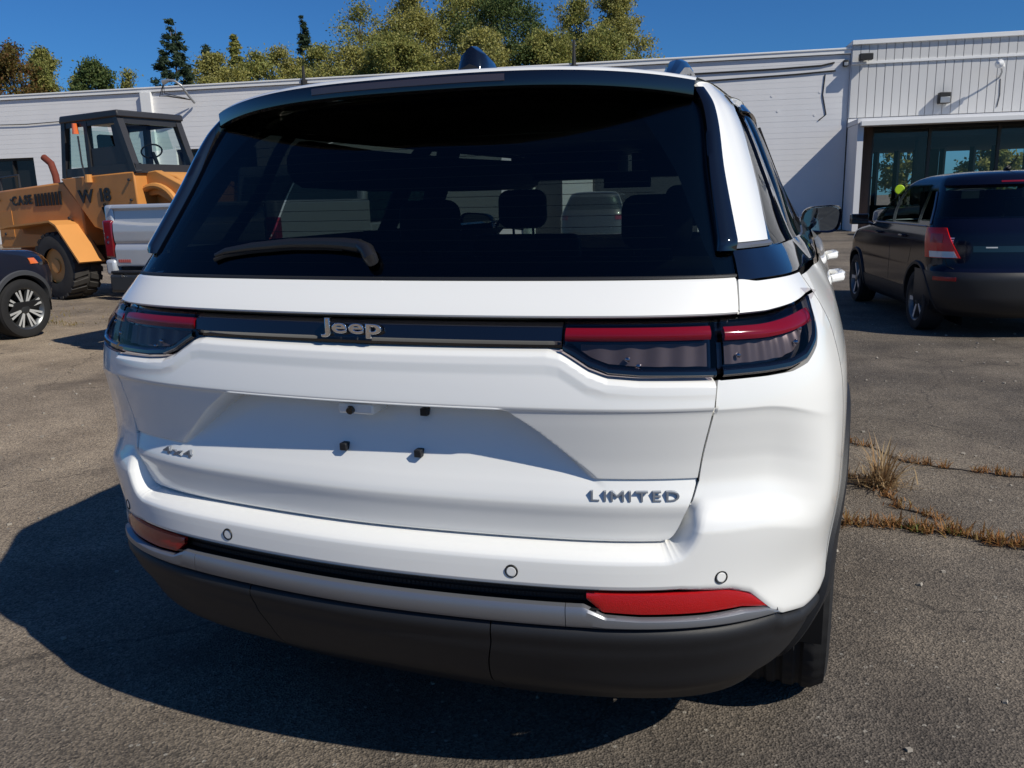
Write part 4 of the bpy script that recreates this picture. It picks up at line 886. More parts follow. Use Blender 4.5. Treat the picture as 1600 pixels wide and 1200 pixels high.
q=MB(); pp=[tuple(hb.S(u_,z_,-.012)) for u_,z_ in ((.02,1.165*k_),(.08,1.185*k_),(.16,1.20*k_))]; q.tube(pp,[.016,.013,.007],8); q.build('rear_wiper',plastic,hat)
for sg in (-1,1):
    o=hb.patch('tail_lamp',lambda w:sg*(.285+.012*w),lambda w:sg*(.150+.05*w),.80*k_,1.10*k_,lampbright,hat,-.016,18,16,.02)
    hb.patch('lamp_reverse_lens',lambda w:sg*(.255+.003*w),lambda w:sg*(.158+.01*w),.805*k_,.865*k_,pbr('clear_lamp_plastic',(.55,.56,.58),.1,0,1) if 'clear_lamp_plastic' not in MATS else MATS['clear_lamp_plastic'],o,-.020,14,6)
    hb.patch('lamp_inner_ring',sg*.255,sg*.205,.95*k_,1.04*k_,reflred,o,-.020,8,8)
    hb.patch('bumper_reflector',sg*.245,sg*.165,.575*k_,.615*k_,reflred,hat,-.016,14,5)
    # side windows: front and rear door, quarter
    zb=lambda y: (1.10+.0*y)*k_
    def win(name,ya0,yb0,ya1,yb1,z0,z1):
        ua0,ub0=hb.yu(ya0,z0),hb.yu(yb0,z0); ua1,ub1=hb.yu(ya1,z1),hb.yu(yb1,z1)
        return hb.patch(name,lambda w:sg*(ua0+(ua1-ua0)*w),lambda w:sg*(ub0+(ub1-ub0)*w),z0,z1,dkglass,hat,-.006,20,12)
    win('side_window',1.86*k_,2.86*k_,1.86*k_,2.05*k_,1.12*k_,1.53*k_)
    win('side_window',.98*k_,1.78*k_,1.10*k_,1.78*k_,1.13*k_,1.53*k_)
    win('quarter_window',.62*k_,.92*k_,.86*k_,1.02*k_,1.16*k_,1.47*k_)
    pp=[tuple(hb.S(sg*hb.yu(y_,1.10*k_),1.105*k_,-.008)) for y_ in np.linspace(.6,2.95,14)]; q=MB(); q.tube(pp,.008,6); q.build('belt_moulding',chrome if 0 else satin,hat)
    pp=[tuple(hb.S(sg*hb.yu(y_,z_),z_,-.008)) for y_,z_ in ((.56*k_,1.13*k_),(.66*k_,1.28*k_),(.82*k_,1.45*k_))]; q=MB(); q.tube(pp,.009,6); q.build('quarter_moulding',satin,hat)
    for y_ in (1.82,):
        q=MB(); q.tube([tuple(hb.S(sg*hb.yu(y_*k_,z_*k_),z_*k_,.003)) for z_ in np.linspace(.45,1.11,8)],.005,5); q.build('door_seam',slotm,hat)
    q=MB(); q.tube([tuple(hb.S(sg*hb.yu(y_,z_*k_),z_*k_,.003)) for y_,z_ in ((1.05,.70),(.98,.85),(.96,1.0),(.98,1.11))],.005,5); q.build('door_seam',slotm,hat)
    for y_ in (1.25,2.15):
        q=MB(); b_=[hb.S(sg*hb.yu(y_+dy,.985*k_),.985*k_,dd) for dy,dd in ((-.09,.0),(-.06,-.03),(.06,-.03),(.09,0))]; q.tube([tuple(a) for a in b_],.014,8); q.build('door_handle',blackp,hat)
    q=MB(); q.tube([(sg*.80,2.78*k_,1.06*k_),(sg*.90,2.80*k_,1.10*k_)],.02,6)
    M_=Matrix.Translation((sg*.955,2.80*k_,1.13*k_)); q.box((-.10,-.045,-.062),(.10,.06,.062),0,M_); q.build('door_mirror',gloss,hat,bevel=.03,seg=3)
    for y_ in (rw,fw_):
        wheel(hat,(sg*(.885*k_-.105),y_,wr),wr,.205,.215,sg,[alloy,alloyd,slotm],5,False); arch(hb,hat,y_,wr,.36,.40,plastic,sg,'arch_cladding'); well(hat,sg,y_,wr,.37,.5,.82)
q=MB(); q.tube([(0,.95,1.655*k_),(0,.90,1.69*k_)],[.035,.02],8); q.tube([(0,.92,1.68*k_),(0,.70,1.80*k_)],.005,6); q.build('roof_antenna',plastic,hat)
q=MB(); q.box((-.70,.35,.45),(.70,3.0,.98)); q.box((-.55,1.0,1.0),(-.1,1.15,1.3)); q.box((.1,1.0,1.0),(.55,1.15,1.3)); q.box((-.5,1.75,1.0),(-.12,1.9,1.38)); q.box((.12,1.75,1.0),(.5,1.9,1.38)); q.build('cabin',darkint,hat,smooth=False)
whitep=pbr('white_sticker_print',(.75,.75,.75),.5)
for i_,(w_,z_) in enumerate(((.052,.0),(.056,.022),(.050,-.016),(.034,-.026))):
    u0=-.185; hb.patch('dealer_decal',u0-w_*.26,u0+w_*.26,(.965*k_+z_),(.965*k_+z_)+(.013 if i_<2 else .005),whitep,hat,-.004,6,3,0)
for u_ in (-.08,.08): hb.patch('plate_lamp',u_-.012,u_+.012,.90*k_,.912*k_,pbr('clear_lamp_plastic2',(.6,.6,.6),.2),hat,-.006,4,3) if 'clear_lamp_plastic2' not in MATS else hb.patch('plate_lamp',u_-.012,u_+.012,.90*k_,.912*k_,MATS['clear_lamp_plastic2'],hat,-.006,4,3)
# ----------------------------------------------------------------- dark suv at the left edge, nose to the building
lv=[(.22,.16,4.0,.78,.4,.75),(.32,.05,4.14,.86,.4,.72),(.50,.0,4.22,.90,.38,.70),(.70,.02,4.25,.905,.38,.68),(.85,.05,4.22,.905,.38,.68),(.98,.07,4.12,.90,.38,.70),(1.04,.08,3.98,.89,.38,.72),(1.09,.10,3.3,.88,.38,.6),(1.13,.12,3.05,.865,.38,.5),(1.35,.25,2.75,.78,.4,.5),(1.58,.36,2.3,.68,.42,.5),(1.65,.48,2.1,.58,.42,.5),(1.68,.8,1.7,.32,.3,.3),(1.69,1.1,1.4,.1,.05,.05)]
def suv_body(name,lab,loc,rz,pm,ks,front=True,group=None):
    c=Car(lv,ks); e=empty(name,loc,lab,'SUV',group,rz=rz); rw_,fw2=.85*ks,.85*ks+2.64*ks; r_=.355*ks
    kp=lambda C:(np.hypot(C[...,1]-rw_,C[...,2]-r_)>.43*ks)&(np.hypot(C[...,1]-fw2,C[...,2]-r_)>.43*ks)
    U=np.linspace(-1,1,361)[:,None]; zz=np.linspace(.36,1.12,52)*ks; P=c.P(U+0*zz[None,:],zz[None,:]+0*U); C=(P[:-1,:-1]+P[1:,1:])/2
    new('body',gridmesh('body',P,keep=kp(C)),pm,e,30)
    zz=np.concatenate([np.linspace(1.115,1.62,22),np.linspace(1.63,1.6895,12)])*ks; P=c.P(U+0*zz[None,:],zz[None,:]+0*U); new('roof_shell',gridmesh('roof_shell',P),pm,e,50)
    zz=np.linspace(.22,.40,10)*ks; P=c.S(U+0*zz[None,:],zz[None,:]+0*U,-.006); C=(P[:-1,:-1]+P[1:,1:])/2; new('lower_cladding',gridmesh('lower_cladding',P,keep=kp(C)),plastic,e,40)
    c.patch('rear_window',-.26,.26,1.18*ks,1.52*ks,dkglass,e,-.005,30,12)
    c.patch('windscreen',.76,1.24,1.16*ks,1.55*ks,dkglass,e,-.005,30,12) if 0 else None
    for sg in (-1,1):
        for a,b,a1,b1 in ((1.95,2.85,1.95,2.2),(1.02,1.87,1.10,1.87),(.60,.94,.75,1.0)):
            z0,z1=1.15*ks,1.55*ks; ua,ub,ua1,ub1=c.yu(a*ks,z0),c.yu(b*ks,z0),c.yu(a1*ks,z1),c.yu(b1*ks,z1)
            c.patch('side_window',lambda w:sg*(ua+(ua1-ua)*w),lambda w:sg*(ub+(ub1-ub)*w),z0,z1,dkglass,e,-.006,16,10)
        o=c.patch('tail_lamp',sg*.36,sg*.14,.90*ks,1.03*ks,redlens,e,-.012,20,8)
        o=c.patch('headlamp',sg*.745,sg*.86,.86*ks,.97*ks,gloss,e,-.006,16,6)
        c.patch('marker_lamp',lambda w:sg*(.715+.008*w),lambda w:sg*(.742+.004*w),.885*ks,.955*ks,pbr('amber_lamp_plastic',(.75,.16,.04),.2,0,1) if 'amber_lamp_plastic' not in MATS else MATS['amber_lamp_plastic'],o,-.012,8,6)
        c.patch('bumper_lip',sg*.68,sg*1.0,.24*ks,.44*ks,plastic,e,-.012,24,6)
        for y_ in (rw_,fw2):
            wheel(e,(sg*(.905*ks-.11),y_,r_),r_,.215,.235*ks/.93,sg,[alloy,alloyd,slotm],8,True,rot=.35); arch(c,e,y_,r_,.405*ks,.465*ks,pbr('faded_grey_cladding',(.05,.053,.06),.55) if 'faded_grey_cladding' not in MATS else MATS['faded_grey_cladding'],sg,'arch_cladding'); well(e,sg,y_,r_,.42*ks,.5,.84*ks)
    q=MB(); q.box((-.6,.35,.4),(.6,3.1*ks,1.05)); q.build('cabin',darkint,e,smooth=False)
    q=MB(); q.box((-.55,.06*ks,.62),(.55,.2,.66)); q.build('bumper_step',satin,e)
    return e
navy=paint('dark_navy_paint',(.010,.012,.022),.3)
suv_body('dark_suv',"dark navy SUV with silver alloy wheel entering at the left edge",(-7.50-.905*.94,5.53-3.49*.94,0),0,navy,.94)
grey=paint('dark_graphite_paint',(.035,.038,.042),.35)
suv_body('grey_suv','dark grey SUV with a red lamp seen through the glass of the white SUV',(-4.62,20.0,0),R(4),grey,.94)
# ----------------------------------------------------------------- dark sedan by the showroom
lv2=[(.20,.16,4.4,.75,.4,.75),(.32,.05,4.54,.84,.4,.72),(.50,.0,4.62,.88,.38,.70),(.70,.04,4.6,.88,.38,.68),(.82,.06,4.5,.875,.38,.7),(.88,.08,4.2,.865,.38,.7),(.94,.14,3.3,.85,.4,.5),(.97,.7,3.1,.84,.3,.4),(1.2,1.1,2.75,.72,.3,.4),(1.38,1.5,2.4,.58,.3,.4),(1.43,1.75,2.1,.3,.15,.15),(1.44,1.9,2.0,.1,.03,.03)]
c=Car(lv2); sed=empty('dark_sedan',(7.25,29.0,0),'dark sedan parked tight to the showroom front, mostly hidden by the black hatchback','car',rz=R(98))
U=np.linspace(-1,1,241)[:,None]; zz=np.concatenate([np.linspace(.2,.97,40),np.linspace(.98,1.439,26)]); P=c.P(U+0*zz[None,:],zz[None,:]+0*U); C=(P[:-1,:-1]+P[1:,1:])/2
kp=(np.hypot(C[...,1]-.95,C[...,2]-.32)>.36)&(np.hypot(C[...,1]-3.65,C[...,2]-.32)>.36)
new('body',gridmesh('body',P,keep=kp),paint('charcoal_paint',(.012,.011,.012)),sed,35)
for sg in (-1,1):
    ua,ub,ua1,ub1=c.yu(1.3,1.0),c.yu(2.9,1.0),c.yu(1.6,1.32),c.yu(2.3,1.32); c.patch('side_window',lambda w:sg*(ua+(ua1-ua)*w),lambda w:sg*(ub+(ub1-ub)*w),1.0,1.32,dkglass,sed,-.006,14,8)
    c.patch('tail_lamp',sg*.34,sg*.16,.70,.80,redlens,sed,-.01,12,6)
    for y_ in (.95,3.65): wheel(sed,(sg*.77,y_,.32),.32,.2,.21,sg,[alloy,alloyd,slotm],6,False); well(sed,sg,y_,.32,.37,.5,.80)
# ----------------------------------------------------------------- silver pickup, tail towards us
silver_p=pbr('silver_pickup_paint',(.52,.54,.57),.38,.35,1.0)
PX0,PX1,PY=-5.60,-3.62,4.90
pick=empty('silver_pickup',((PX0+PX1)/2,PY,0),'silver pickup truck with closed tailgate parked left of the white SUV','pickup')
w_=(PX1-PX0)/2
z=np.concatenate([np.linspace(.86,1.06,20),np.linspace(1.07,1.16,14),np.linspace(1.17,1.34,20),np.linspace(1.345,1.455,18)]); x=np.linspace(-w_+.125,w_-.125,60)
Zg,Xg=np.meshgrid(z,x); 
arc=1.345-.065*np.clip(1-((np.abs(Xg)-.0)/(w_-.14))**2*0,0,1)+.06*(np.abs(Xg)/(w_-.13))**6
D=np.interp(Zg,[.86,.865,.88,1.03,1.085,1.10,1.20,1.40,1.425,1.445,1.455],[.03,.006,.0,-.004,.012,.004,-.002,.012,.0,.006,.03])
low=sm(1.245,1.275,Zg-.035*(np.abs(Xg)/(w_-.13))**3)*(1-sm(1.405,1.42,Zg)); D=D+.030*low
crease=np.exp(-((Zg-1.085)/.018)**2)*(1-.5*np.abs(Xg)); D=D+.010*crease
new('tailgate',gridmesh('tailgate',np.stack([Xg,D,Zg],-1),rim=.03),silver_p,pick,30)
hq=MB(); hq.box((-.13,-.012,1.28),(.13,.0,1.36)); hq.build('tailgate_handle',plastic,pick,bevel=.008)
for sg in (-1,1):
    q=MB(); q.prism([(sg*(w_-.118),.02),(sg*w_,.035),(sg*(w_+.0),1.75),(sg*(w_-.118),1.75)] if sg>0 else [(sg*(w_-.118),.02),(sg*(w_-.118),1.75),(sg*w_,1.75),(sg*w_,.035)],'z',.86,1.455); q.build('bed_side',silver_p,pick,bevel=.03,seg=3)
    q=MB(); q.box((min(sg*(w_-.112),sg*(w_+.008)),.0,.95),(max(sg*(w_-.112),sg*(w_+.008)),.10,1.31)); l_=q.build('tail_lamp',redlens,pick,bevel=.02,seg=3)
    for z_ in (1.10,1.15): 
        q=MB(); q.tube([(sg*(w_-.05),-.004,z_),(sg*(w_-.05),.01,z_)],.012,10); q.build('lamp_bulb',chrome,l_)
    q=MB(); q.box((min(sg*(w_-.12),sg*(w_-.002)),-.03,.78),(max(sg*(w_-.12),sg*(w_-.002)),.16,.935)); q.build('bumper_corner',silver_p,pick,bevel=.03,seg=3)
    for y_ in (.95,4.6): wheel(pick,(sg*(w_-.16),y_,.40),.40,.27,.25,sg,[alloy,alloyd,slotm],6,False)
    well(pick,sg,.95,.40,.46,.55,w_-.02); well(pick,sg,4.6,.40,.46,.55,w_-.02)
    q=MB(); q.prism([(1.76,.55),(5.55,.55),(5.55,1.1),(3.9,1.2),(1.76,1.2)],'x',sg*(w_-.02)-.04,sg*(w_-.02)+.0); q.build('cab_side',silver_p,pick,bevel=.02)
    q=MB(); q.prism([(1.9,1.21),(3.95,1.21),(3.2,1.80),(1.98,1.80)],'x',sg*(w_-.10)-.03,sg*(w_-.10)); q.build('side_window',dkglass,pick)
q=MB(); q.box((-w_+.1,-.10,.62),(w_-.1,.10,.80)); q.build('rear_bumper',pbr('dark_grey_bumper',(.035,.038,.042),.4,.2),pick,bevel=.03,seg=3)
q=MB(); q.box((-w_+.12,-.09,.802),(w_-.12,.12,.83)); q.build('bumper_step_pad',plastic,pick,bevel=.008)
q=MB(); q.tube([(-.72,-.105,.785),(-.72,-.09,.785)],.014,12); q.build('tow_eye',chrome,pick)
q=MB(); q.box((-w_+.125,.05,.80),(w_-.125,1.74,.86)); q.box((-w_+.12,1.70,.86),(w_-.12,1.76,1.44)); q.build('bed',plastic,pick,smooth=False)
q=MB(); q.prism([(1.8,1.2),(3.95,1.2),(3.2,1.86),(1.95,1.86)],'x',-w_+.14,w_-.14); q.build('cab',silver_p,pick,bevel=.05,seg=3)
q=MB(); q.prism([(3.96,.6),(5.5,.6),(5.5,1.08),(3.96,1.19)],'x',-w_+.05,w_-.05); q.build('hood',silver_p,pick,bevel=.08,seg=3)
q=MB(); q.add([(-w_+.2,1.82,1.28),(w_-.2,1.82,1.28),(w_-.25,1.92,1.74),(-w_+.25,1.92,1.74)],[(0,1,2,3)]); q.build('rear_window',dkglass,pick)
q=MB(); q.box((-.75,.1,.45),(.75,5.3,.6)); q.build('frame',darkint,pick,smooth=False)
badge_m=pbr('faded_red_badge',(.45,.10,.08),.4)
q=MB()
for i_ in range(6): q.box((-w_+.15+i_*.026,-.004,.905),(-w_+.17+i_*.026,.004,.935))
q.build('model_badge',badge_m,pick,smooth=False)
# ----------------------------------------------------------------- wheel loader
lf=Vector((.985,-.17,0)).normalized(); lrz=math.atan2(lf.y,lf.x)
ld=empty('wheel_loader',(-10.25,8.7,0),'old orange and brown wheel loader with dark cab parked behind the pickup','wheel loader',rz=lrz)
orange=pbr('faded_orange_paint',(.52,.215,.05),.55,0,.2,.4,.22,3); ochre=pbr('sunlit_orange_paint',(.58,.26,.07),.55,0,.1,.4,.12,2); cabm=pbr('black_cab_paint',(.022,.022,.025),.5,0,.2,.4,.15,6); rust=pbr('rusty_steel',(.16,.06,.03),.85,0,0,.3,.35,14); ltext=pbr('black_decal_film',(.01,.01,.01),.5)  # ochre: lighter copy of the orange with sunlight put into its colour
q=MB(); q.prism([(-2.42,.80),(-2.38,1.77),(-.42,1.875),(.0,1.48),(.0,.85)],'y',.36,1.95); q.build('engine_hood',orange,ld,bevel=.03)
q=MB(); q.prism([(-.42,1.92),(1.40,1.97),(1.42,1.45),(.85,1.02),(.30,1.15)],'y',.33,1.98); q.build('cab_base',orange,ld,bevel=.02)
q=MB(); q.prism([(-2.55,.45),(-2.50,.95),(.6,.9),(.6,.55)],'y',.75,1.6); q.build('rear_frame',rust,ld,bevel=.02)
q=MB(); q.prism([(.5,.5),(.5,1.0),(2.9,1.0),(3.1,.5)],'y',.8,1.55); q.build('front_frame',orange,ld,bevel=.02)
# engine side grille slots and outlined lettering
for k in range(8):
    q=MB(); a=-1.22+k*.095; q.prism([(a,1.50+k*.002),(a+.055,1.50+k*.002),(a+.055,1.70+k*.004),(a,1.70+k*.004)],'y',.345,.42); q.build('grille_slot',slotm,ld,smooth=False)
def side_text(name,text,x0,x1,z0,h,yoff,mat,bold=.02,tilt=0):
    e=bpy.data.objects.new(name,None); e.empty_display_size=.1; link(e,ld)
    gs=[glyph(c,bold,.01,0,3) for c in text if c!=' ']; ref=gs[0][0]; hh=max(g[0][:,1].max() for g in gs)-min(g[0][:,1].min() for g in gs); sz=h/hh
    ws=[]; 
    for c in text:
        if c==' ': ws.append(None)
        else: g=glyph(c,bold,.01,0,3); ws.append(g[3]-g[2])
    tot=sum(.3 if w is None else w for w in ws)+.08*(len(text)-1); sx=(x1-x0)/tot; x=x0
    for c,w in zip(text,ws):
        if w is None: x+=(.3+.08)*sx; continue
        g=glyph(c,bold,.01,0,3); V=g[0].astype(float); L=np.stack([(V[:,0]-g[2])*sx,-V[:,2]*.5,V[:,1]*sz],-1)
        me=bpy.data.meshes.new('letter'); me.from_pydata([tuple(a) for a in L],[],g[1]); me.update(); o=new('letter',me,mat,e,smooth=False); o.location=(x,yoff,z0+(x-x0)*tilt); o.rotation_euler=(0,-math.atan(tilt),0)
        x+=(w+.08)*sx
    return e
side_text('maker_lettering','CASE',-1.88,-1.30,1.525,.16,.352,ltext,.035,.04)
side_text('model_lettering','W 18',.0,.82,1.53,.21,.322,ltext,.03,.03)
# fender: bent plate over the rear wheel
path=[(-1.75,1.16),(-1.45,1.20),(-.32,1.27),(-.16,1.20),(.34,.62)]; q=MB()
for (a,b),(c_,d_) in zip(path[:-1],path[1:]):
    n_=Vector((-(d_-b),(c_-a))).normalized()*.03
    q.prism([(a,b),(c_,d_),(c_-n_.x,d_-n_.y),(a-n_.x,b-n_.y)],'y',-.03,.42)
q.build('rear_fender',ochre,ld)
q=MB(); q.prism([(-1.7,1.15),(-.36,1.24),(-.2,1.14),(.28,.62),(.2,.6),(-.3,1.0),(-1.7,1.05)],'y',.36,.41); q.build('fender_web',orange,ld)
# exhaust
q=MB(); q.tube([(-1.40,.9,1.8),(-1.42,.9,2.02),(-1.50,.9,2.22),(-1.68,.9,2.33)],.058,12); q.build('exhaust_pipe',redrust,ld)
# cab: posts, roof, panels, glass
y0,y1=.35,1.50; zt=2.78; fb,ft=1.45,1.14; rb,rt_=-.38,-.22
def post(a,b,w=.055): q=MB(); q.tube([a,b],w,4); return q.build('cab_post',cabm,ld,smooth=False)
for y in (y0+.04,y1-.04):
    post((fb-.04,y,1.95),(ft-.04,y,zt),.075); post((rb+.05,y,1.92),(rt_+.04,y,zt),.07); post((.34,y,1.95),(.36,y,zt),.06)
q=MB(); q.prism([(rt_-.04,zt-.02),(ft+.06,zt),(ft+.04,zt+.10),(rt_,zt+.09)],'y',y0-.03,y1+.03); q.build('cab_roof',cabm,ld,bevel=.02)
for y in (y0,y1-.04):
    q=MB(); q.prism([(rb,1.93),(fb,1.97),(fb-.03,2.10),(rb+.02,2.06)],'y',y,y+.04); q.prism([(rt_-.03,zt-.10),(ft,zt-.08),(ft,zt),(rt_,zt)],'y',y+.002,y+.038); q.build('cab_side_panel',cabm,ld,smooth=False)
q=MB(); q.box((fb-.05,y0,1.95),(fb,y1,2.08)); q.build('windscreen_sill',cabm,ld,smooth=False)
q=MB(); q.box((ft-.04,y0,zt-.09),(ft+.02,y1,zt)); q.build('windscreen_header',cabm,ld,smooth=False)
lglass=tint('loader_glass',(.70,.82,.80))
q=MB(); q.add([(fb-.02,y0+.08,2.08),(fb-.02,y1-.08,2.08),(ft,y1-.08,zt-.09),(ft,y0+.08,zt-.09)],[(0,1,2,3)]); q.build('windscreen',lglass,ld,smooth=False)
for y in (y0+.03,y1-.03):
    q=MB(); q.add([(rb+.12,y,2.07),(.29,y,2.08),(.30,y,zt-.10),(rt_+.1,y,zt-.1)],[(0,1,2,3)]); q.build('side_glass',lglass,ld,smooth=False)
    q=MB(); q.add([(.45,y,2.35),(.95,y,2.36),(.85,y,zt-.12),(.45,y,zt-.12)],[(0,1,2,3)]); q.build('door_glass',lglass,ld,smooth=False)
q=MB(); q.prism([(.41,2.08),(1.27,2.10),(1.12,zt-.10),(.95,zt-.11),(1.0,2.36),(.41,2.35)],'y',y0+.02,y0+.05); q.build('cab_door',cabm,ld,smooth=False)
q=MB(); q.add([(rb+.04,y0+.1,2.1),(rb+.04,y1-.1,2.1),(rt_+.04,y1-.1,zt-.1),(rt_+.04,y0+.1,zt-.1)],[(0,1,2,3)]); q.build('rear_glass',lglass,ld,smooth=False)
q=MB(); q.box((.15,.7,1.95),(.6,1.15,2.15)); q.box((.08,.7,2.15),(.18,1.15,2.6)); q.build('operator_seat',darkint,ld,bevel=.04)
q=MB(); q.tube([(1.25,.95,1.95),(1.1,.95,2.28)],.03,8)
n=20; ringp=[(1.08+.09*math.sin(2*math.pi*k/n)*.6,.95+.19*math.cos(2*math.pi*k/n),2.30+.10*math.sin(2*math.pi*k/n)) for k in range(n+1)]; q.tube(ringp,.014,6,cap=False); q.build('steering_wheel',darkint,ld)
q=MB(); q.tube([(.15,y0-.03,2.58),(.15,y0-.03,2.74)],[.05,.04],10); q.build('turn_signal',MATS['amber_lamp_plastic'],ld)
q=MB(); q.tube([(.18,y0-.02,2.55),(.22,y0-.04,2.15),(.30,y0-.06,1.85)],.014,6); q.build('grab_rail',cabm,ld)
q=MB(); q.tube([(.36,y0-.05,1.84),(.36,y0-.05,1.96)],[.06,.05],10); q.build('side_lamp',ochre,ld)
q=MB(); q.tube([(-2.3,.45,1.78),(-2.3,.45,2.0),(-1.75,.45,2.03),(-1.75,.45,1.8)],.018,8); q.build('handrail',cabm,ld)
for x_,z_ in ((-2.2,1.05),(-1.9,1.62),(-2.25,1.62),(-.3,1.30),(1.3,1.55),(1.3,1.85)):
    q=MB(); q.tube([(x_,.325 if x_>-.4 else .355,z_),(x_,.30 if x_>-.4 else .335,z_)],.022,8); q.build('bolt',cabm,ld)
q=MB(); q.tube([(.62,.325,1.5),(.9,.30,1.2),(1.2,.34,1.15),(1.45,.6,1.1)],.022,8); q.build('hydraulic_hose',darkint,ld)
q=MB(); q.tube([(.58,.325,1.45),(.8,.29,1.12),(1.2,.36,1.05),(1.45,.6,1.0)],.022,8); q.build('hydraulic_hose',darkint,ld)
q=MB(); q.prism([(-2.36,1.0),(-2.34,1.42),(-1.95,1.44),(-1.95,1.0)],'y',.352,.36); q.build('side_panel',orange,ld)
# front frame arm, its sunlit tone put into the lighter orange
for y in (.55,1.55):
    q=MB(); q.prism([(1.30,1.95),(1.62,1.98),(2.5,1.62),(3.9,.75),(3.7,.55),(2.4,1.28),(1.62,1.62),(1.30,1.60)],'y',y,y+.13); a_=q.build('lift_arm',ochre,ld,bevel=.015)
q=MB(); q.prism([(1.38,1.98),(1.9,1.90),(2.6,1.45),(2.6,1.0),(1.38,1.0)],'y',.69,1.54); q.build('front_tower',ochre,ld,bevel=.03)
q=MB()
for k in range(16):
    a=k/15*math.pi; 
q.tube([(1.62+.52*math.cos(a),.50,1.30+.45*math.sin(a)) for a in np.linspace(0,math.pi,18)],.05,8); q.build('hydraulic_hose',ochre,ld)
q=MB(); q.tube([(1.5,.52,1.35),(2.5,.52,1.0)],.07,10); q.tube([(1.45,.52,1.36),(1.2,.52,1.45)],.045,8); q.build('lift_cylinder',cabm,ld)
side_text('arm_lettering','CASE',2.30,2.85,1.34,.14,.545,ltext,.03,-.5)
q=MB(); q.prism([(3.7,.15),(4.6,.1),(4.7,.18),(3.95,.3),(3.75,.9),(3.65,.9)],'y',-.1,2.4); q.build('bucket',rust,ld)
q=MB(); q.box((.62,.28,.28),(.98,.5,.62)); q.box((.66,.24,.2),(.94,.3,.25)); q.build('step',pbr('rusty_yellow_steel',(.16,.10,.045),.8,0,0,.3,.4,18),ld,bevel=.015)
def lugged(r,w,rin,n=22):
    q=MB(); seg=66; prof=[(-.5*w,rin),(-.52*w,.75*r),(-.47*w,.91*r),(-.36*w,.95*r),(.36*w,.95*r),(.47*w,.91*r),(.52*w,.75*r),(.5*w,rin)]; m_=len(prof)
    v=[(rr*math.cos(2*math.pi*k/seg),y,rr*math.sin(2*math.pi*k/seg)) for k in range(seg) for y,rr in prof]
    q.add(v,[(k*m_+j,((k+1)%seg)*m_+j,((k+1)%seg)*m_+j+1,k*m_+j+1) for k in range(seg) for j in range(m_-1)])
    for k in range(n):
        for s_,ph in ((-1,0),(1,.5)):
            a=2*math.pi*(k+ph)/n; da=.34*2*math.pi/n; sk=.45*2*math.pi/n
            pts=[]
            for rr_ in (.93*r,1.0*r):
                for y,ao in ((s_*.49*w,0),(s_*.04*w,sk)):
                    for sg2 in (-1,1):
                        al=a+ao+sg2*da*(1 if rr_<r else .8); rq=rr_-(.02 if abs(y)>.3*w else 0); pts.append((rq*math.cos(al),y,rq*math.sin(al)))
            q.add(pts,[(0,1,3,2),(4,6,7,5),(0,4,5,1),(1,5,7,3),(3,7,6,2),(2,6,4,0)])
    return q
for x_,y_ in ((-.37,.24),(-.37,2.05),(2.45,.24),(2.45,2.05)):
    o=lugged(.555,.50,.28).build('wheel',rubber if 0 else pbr('dusty_tyre_rubber',(.045,.042,.040),.85,0,0,.3,.3,10) if 'dusty_tyre_rubber' not in MATS else MATS['dusty_tyre_rubber'],ld,smooth=True,angle=30); o.location=(x_,y_,.55)
    q=MB(); q.tube([(0,-.2 if y_<1 else .2,0),(0,-.05 if y_<1 else .05,0)],[.285,.25],24); q.tube([(0,-.22 if y_<1 else .22,0),(0,-.1 if y_<1 else .1,0)],[.11,.13],16); q.build('rim',ochre,o)
# ----------------------------------------------------------------- lime marker
lm=empty('lime_marker',(3.42,29.0,0),'small bright lime green round marker on a thin post by the showroom glass','marker')
lime=pbr('lime_green_plastic',(.55,.80,.02),.45)
q=MB(); q.tube([(0,0,0),(0,0,1.28)],.02,8); q.build('post',greym,lm)
q=MB(); n=24; q.tube([(0,-.03,1.42),(0,.03,1.42)],[.15,.15],24); q.build('disc',lime,lm,bevel=.015)
# ================================================================= TREES
def leafmat(name,cols):
    mt=bpy.data.materials.new(name); mt.use_nodes=True; t=mt.node_tree; p=t.nodes['Principled BSDF']; MATS[name]=mt
    g_=N(t,'ShaderNodeNewGeometry'); r=N(t,'ShaderNodeValToRGB'); el=r.color_ramp.elements
    while len(el)<len(cols): el.new(.5)
    for i,c_ in enumerate(cols): el[i].position=i/(len(cols)-1); el[i].color=(*c_,1)
    t.links.new(g_.outputs['Random Per Island'],r.inputs[0]); t.links.new(r.outputs[0],p.inputs['Base Color']); p.inputs['Roughness'].default_value=.6; p.inputs['Specular IOR Level'].default_value=.25
    tl=N(t,'ShaderNodeBsdfTranslucent'); t.links.new(r.outputs[0],tl.inputs[0]); mx=N(t,'ShaderNodeMixShader'); mx.inputs[0].default_value=.35
    t.links.new(p.outputs[0],mx.inputs[1]); t.links.new(tl.outputs[0],mx.inputs[2]); t.links.new(mx.outputs[0],t.nodes['Material Output'].inputs[0]); return mt
LM=dict(olive=leafmat('olive_autumn_leaves',[(.20,.23,.06),(.29,.29,.08),(.32,.29,.09),(.15,.19,.055)]),
 gold=leafmat('yellow_green_leaves',[(.30,.29,.08),(.36,.32,.09),(.24,.25,.07),(.33,.31,.13)]),
 dark=leafmat('dark_green_leaves',[(.06,.10,.035),(.09,.13,.04),(.13,.15,.045)]),
 needle=leafmat('blue_green_needles',[(.035,.065,.04),(.05,.08,.045),(.07,.10,.05)]),
 rusty=leafmat('rusty_autumn_leaves',[(.17,.065,.025),(.13,.10,.03),(.10,.10,.025),(.20,.12,.03)]))
bark=pbr('grey_brown_bark',(.10,.085,.07),.9,0,0,.2,.3,6)
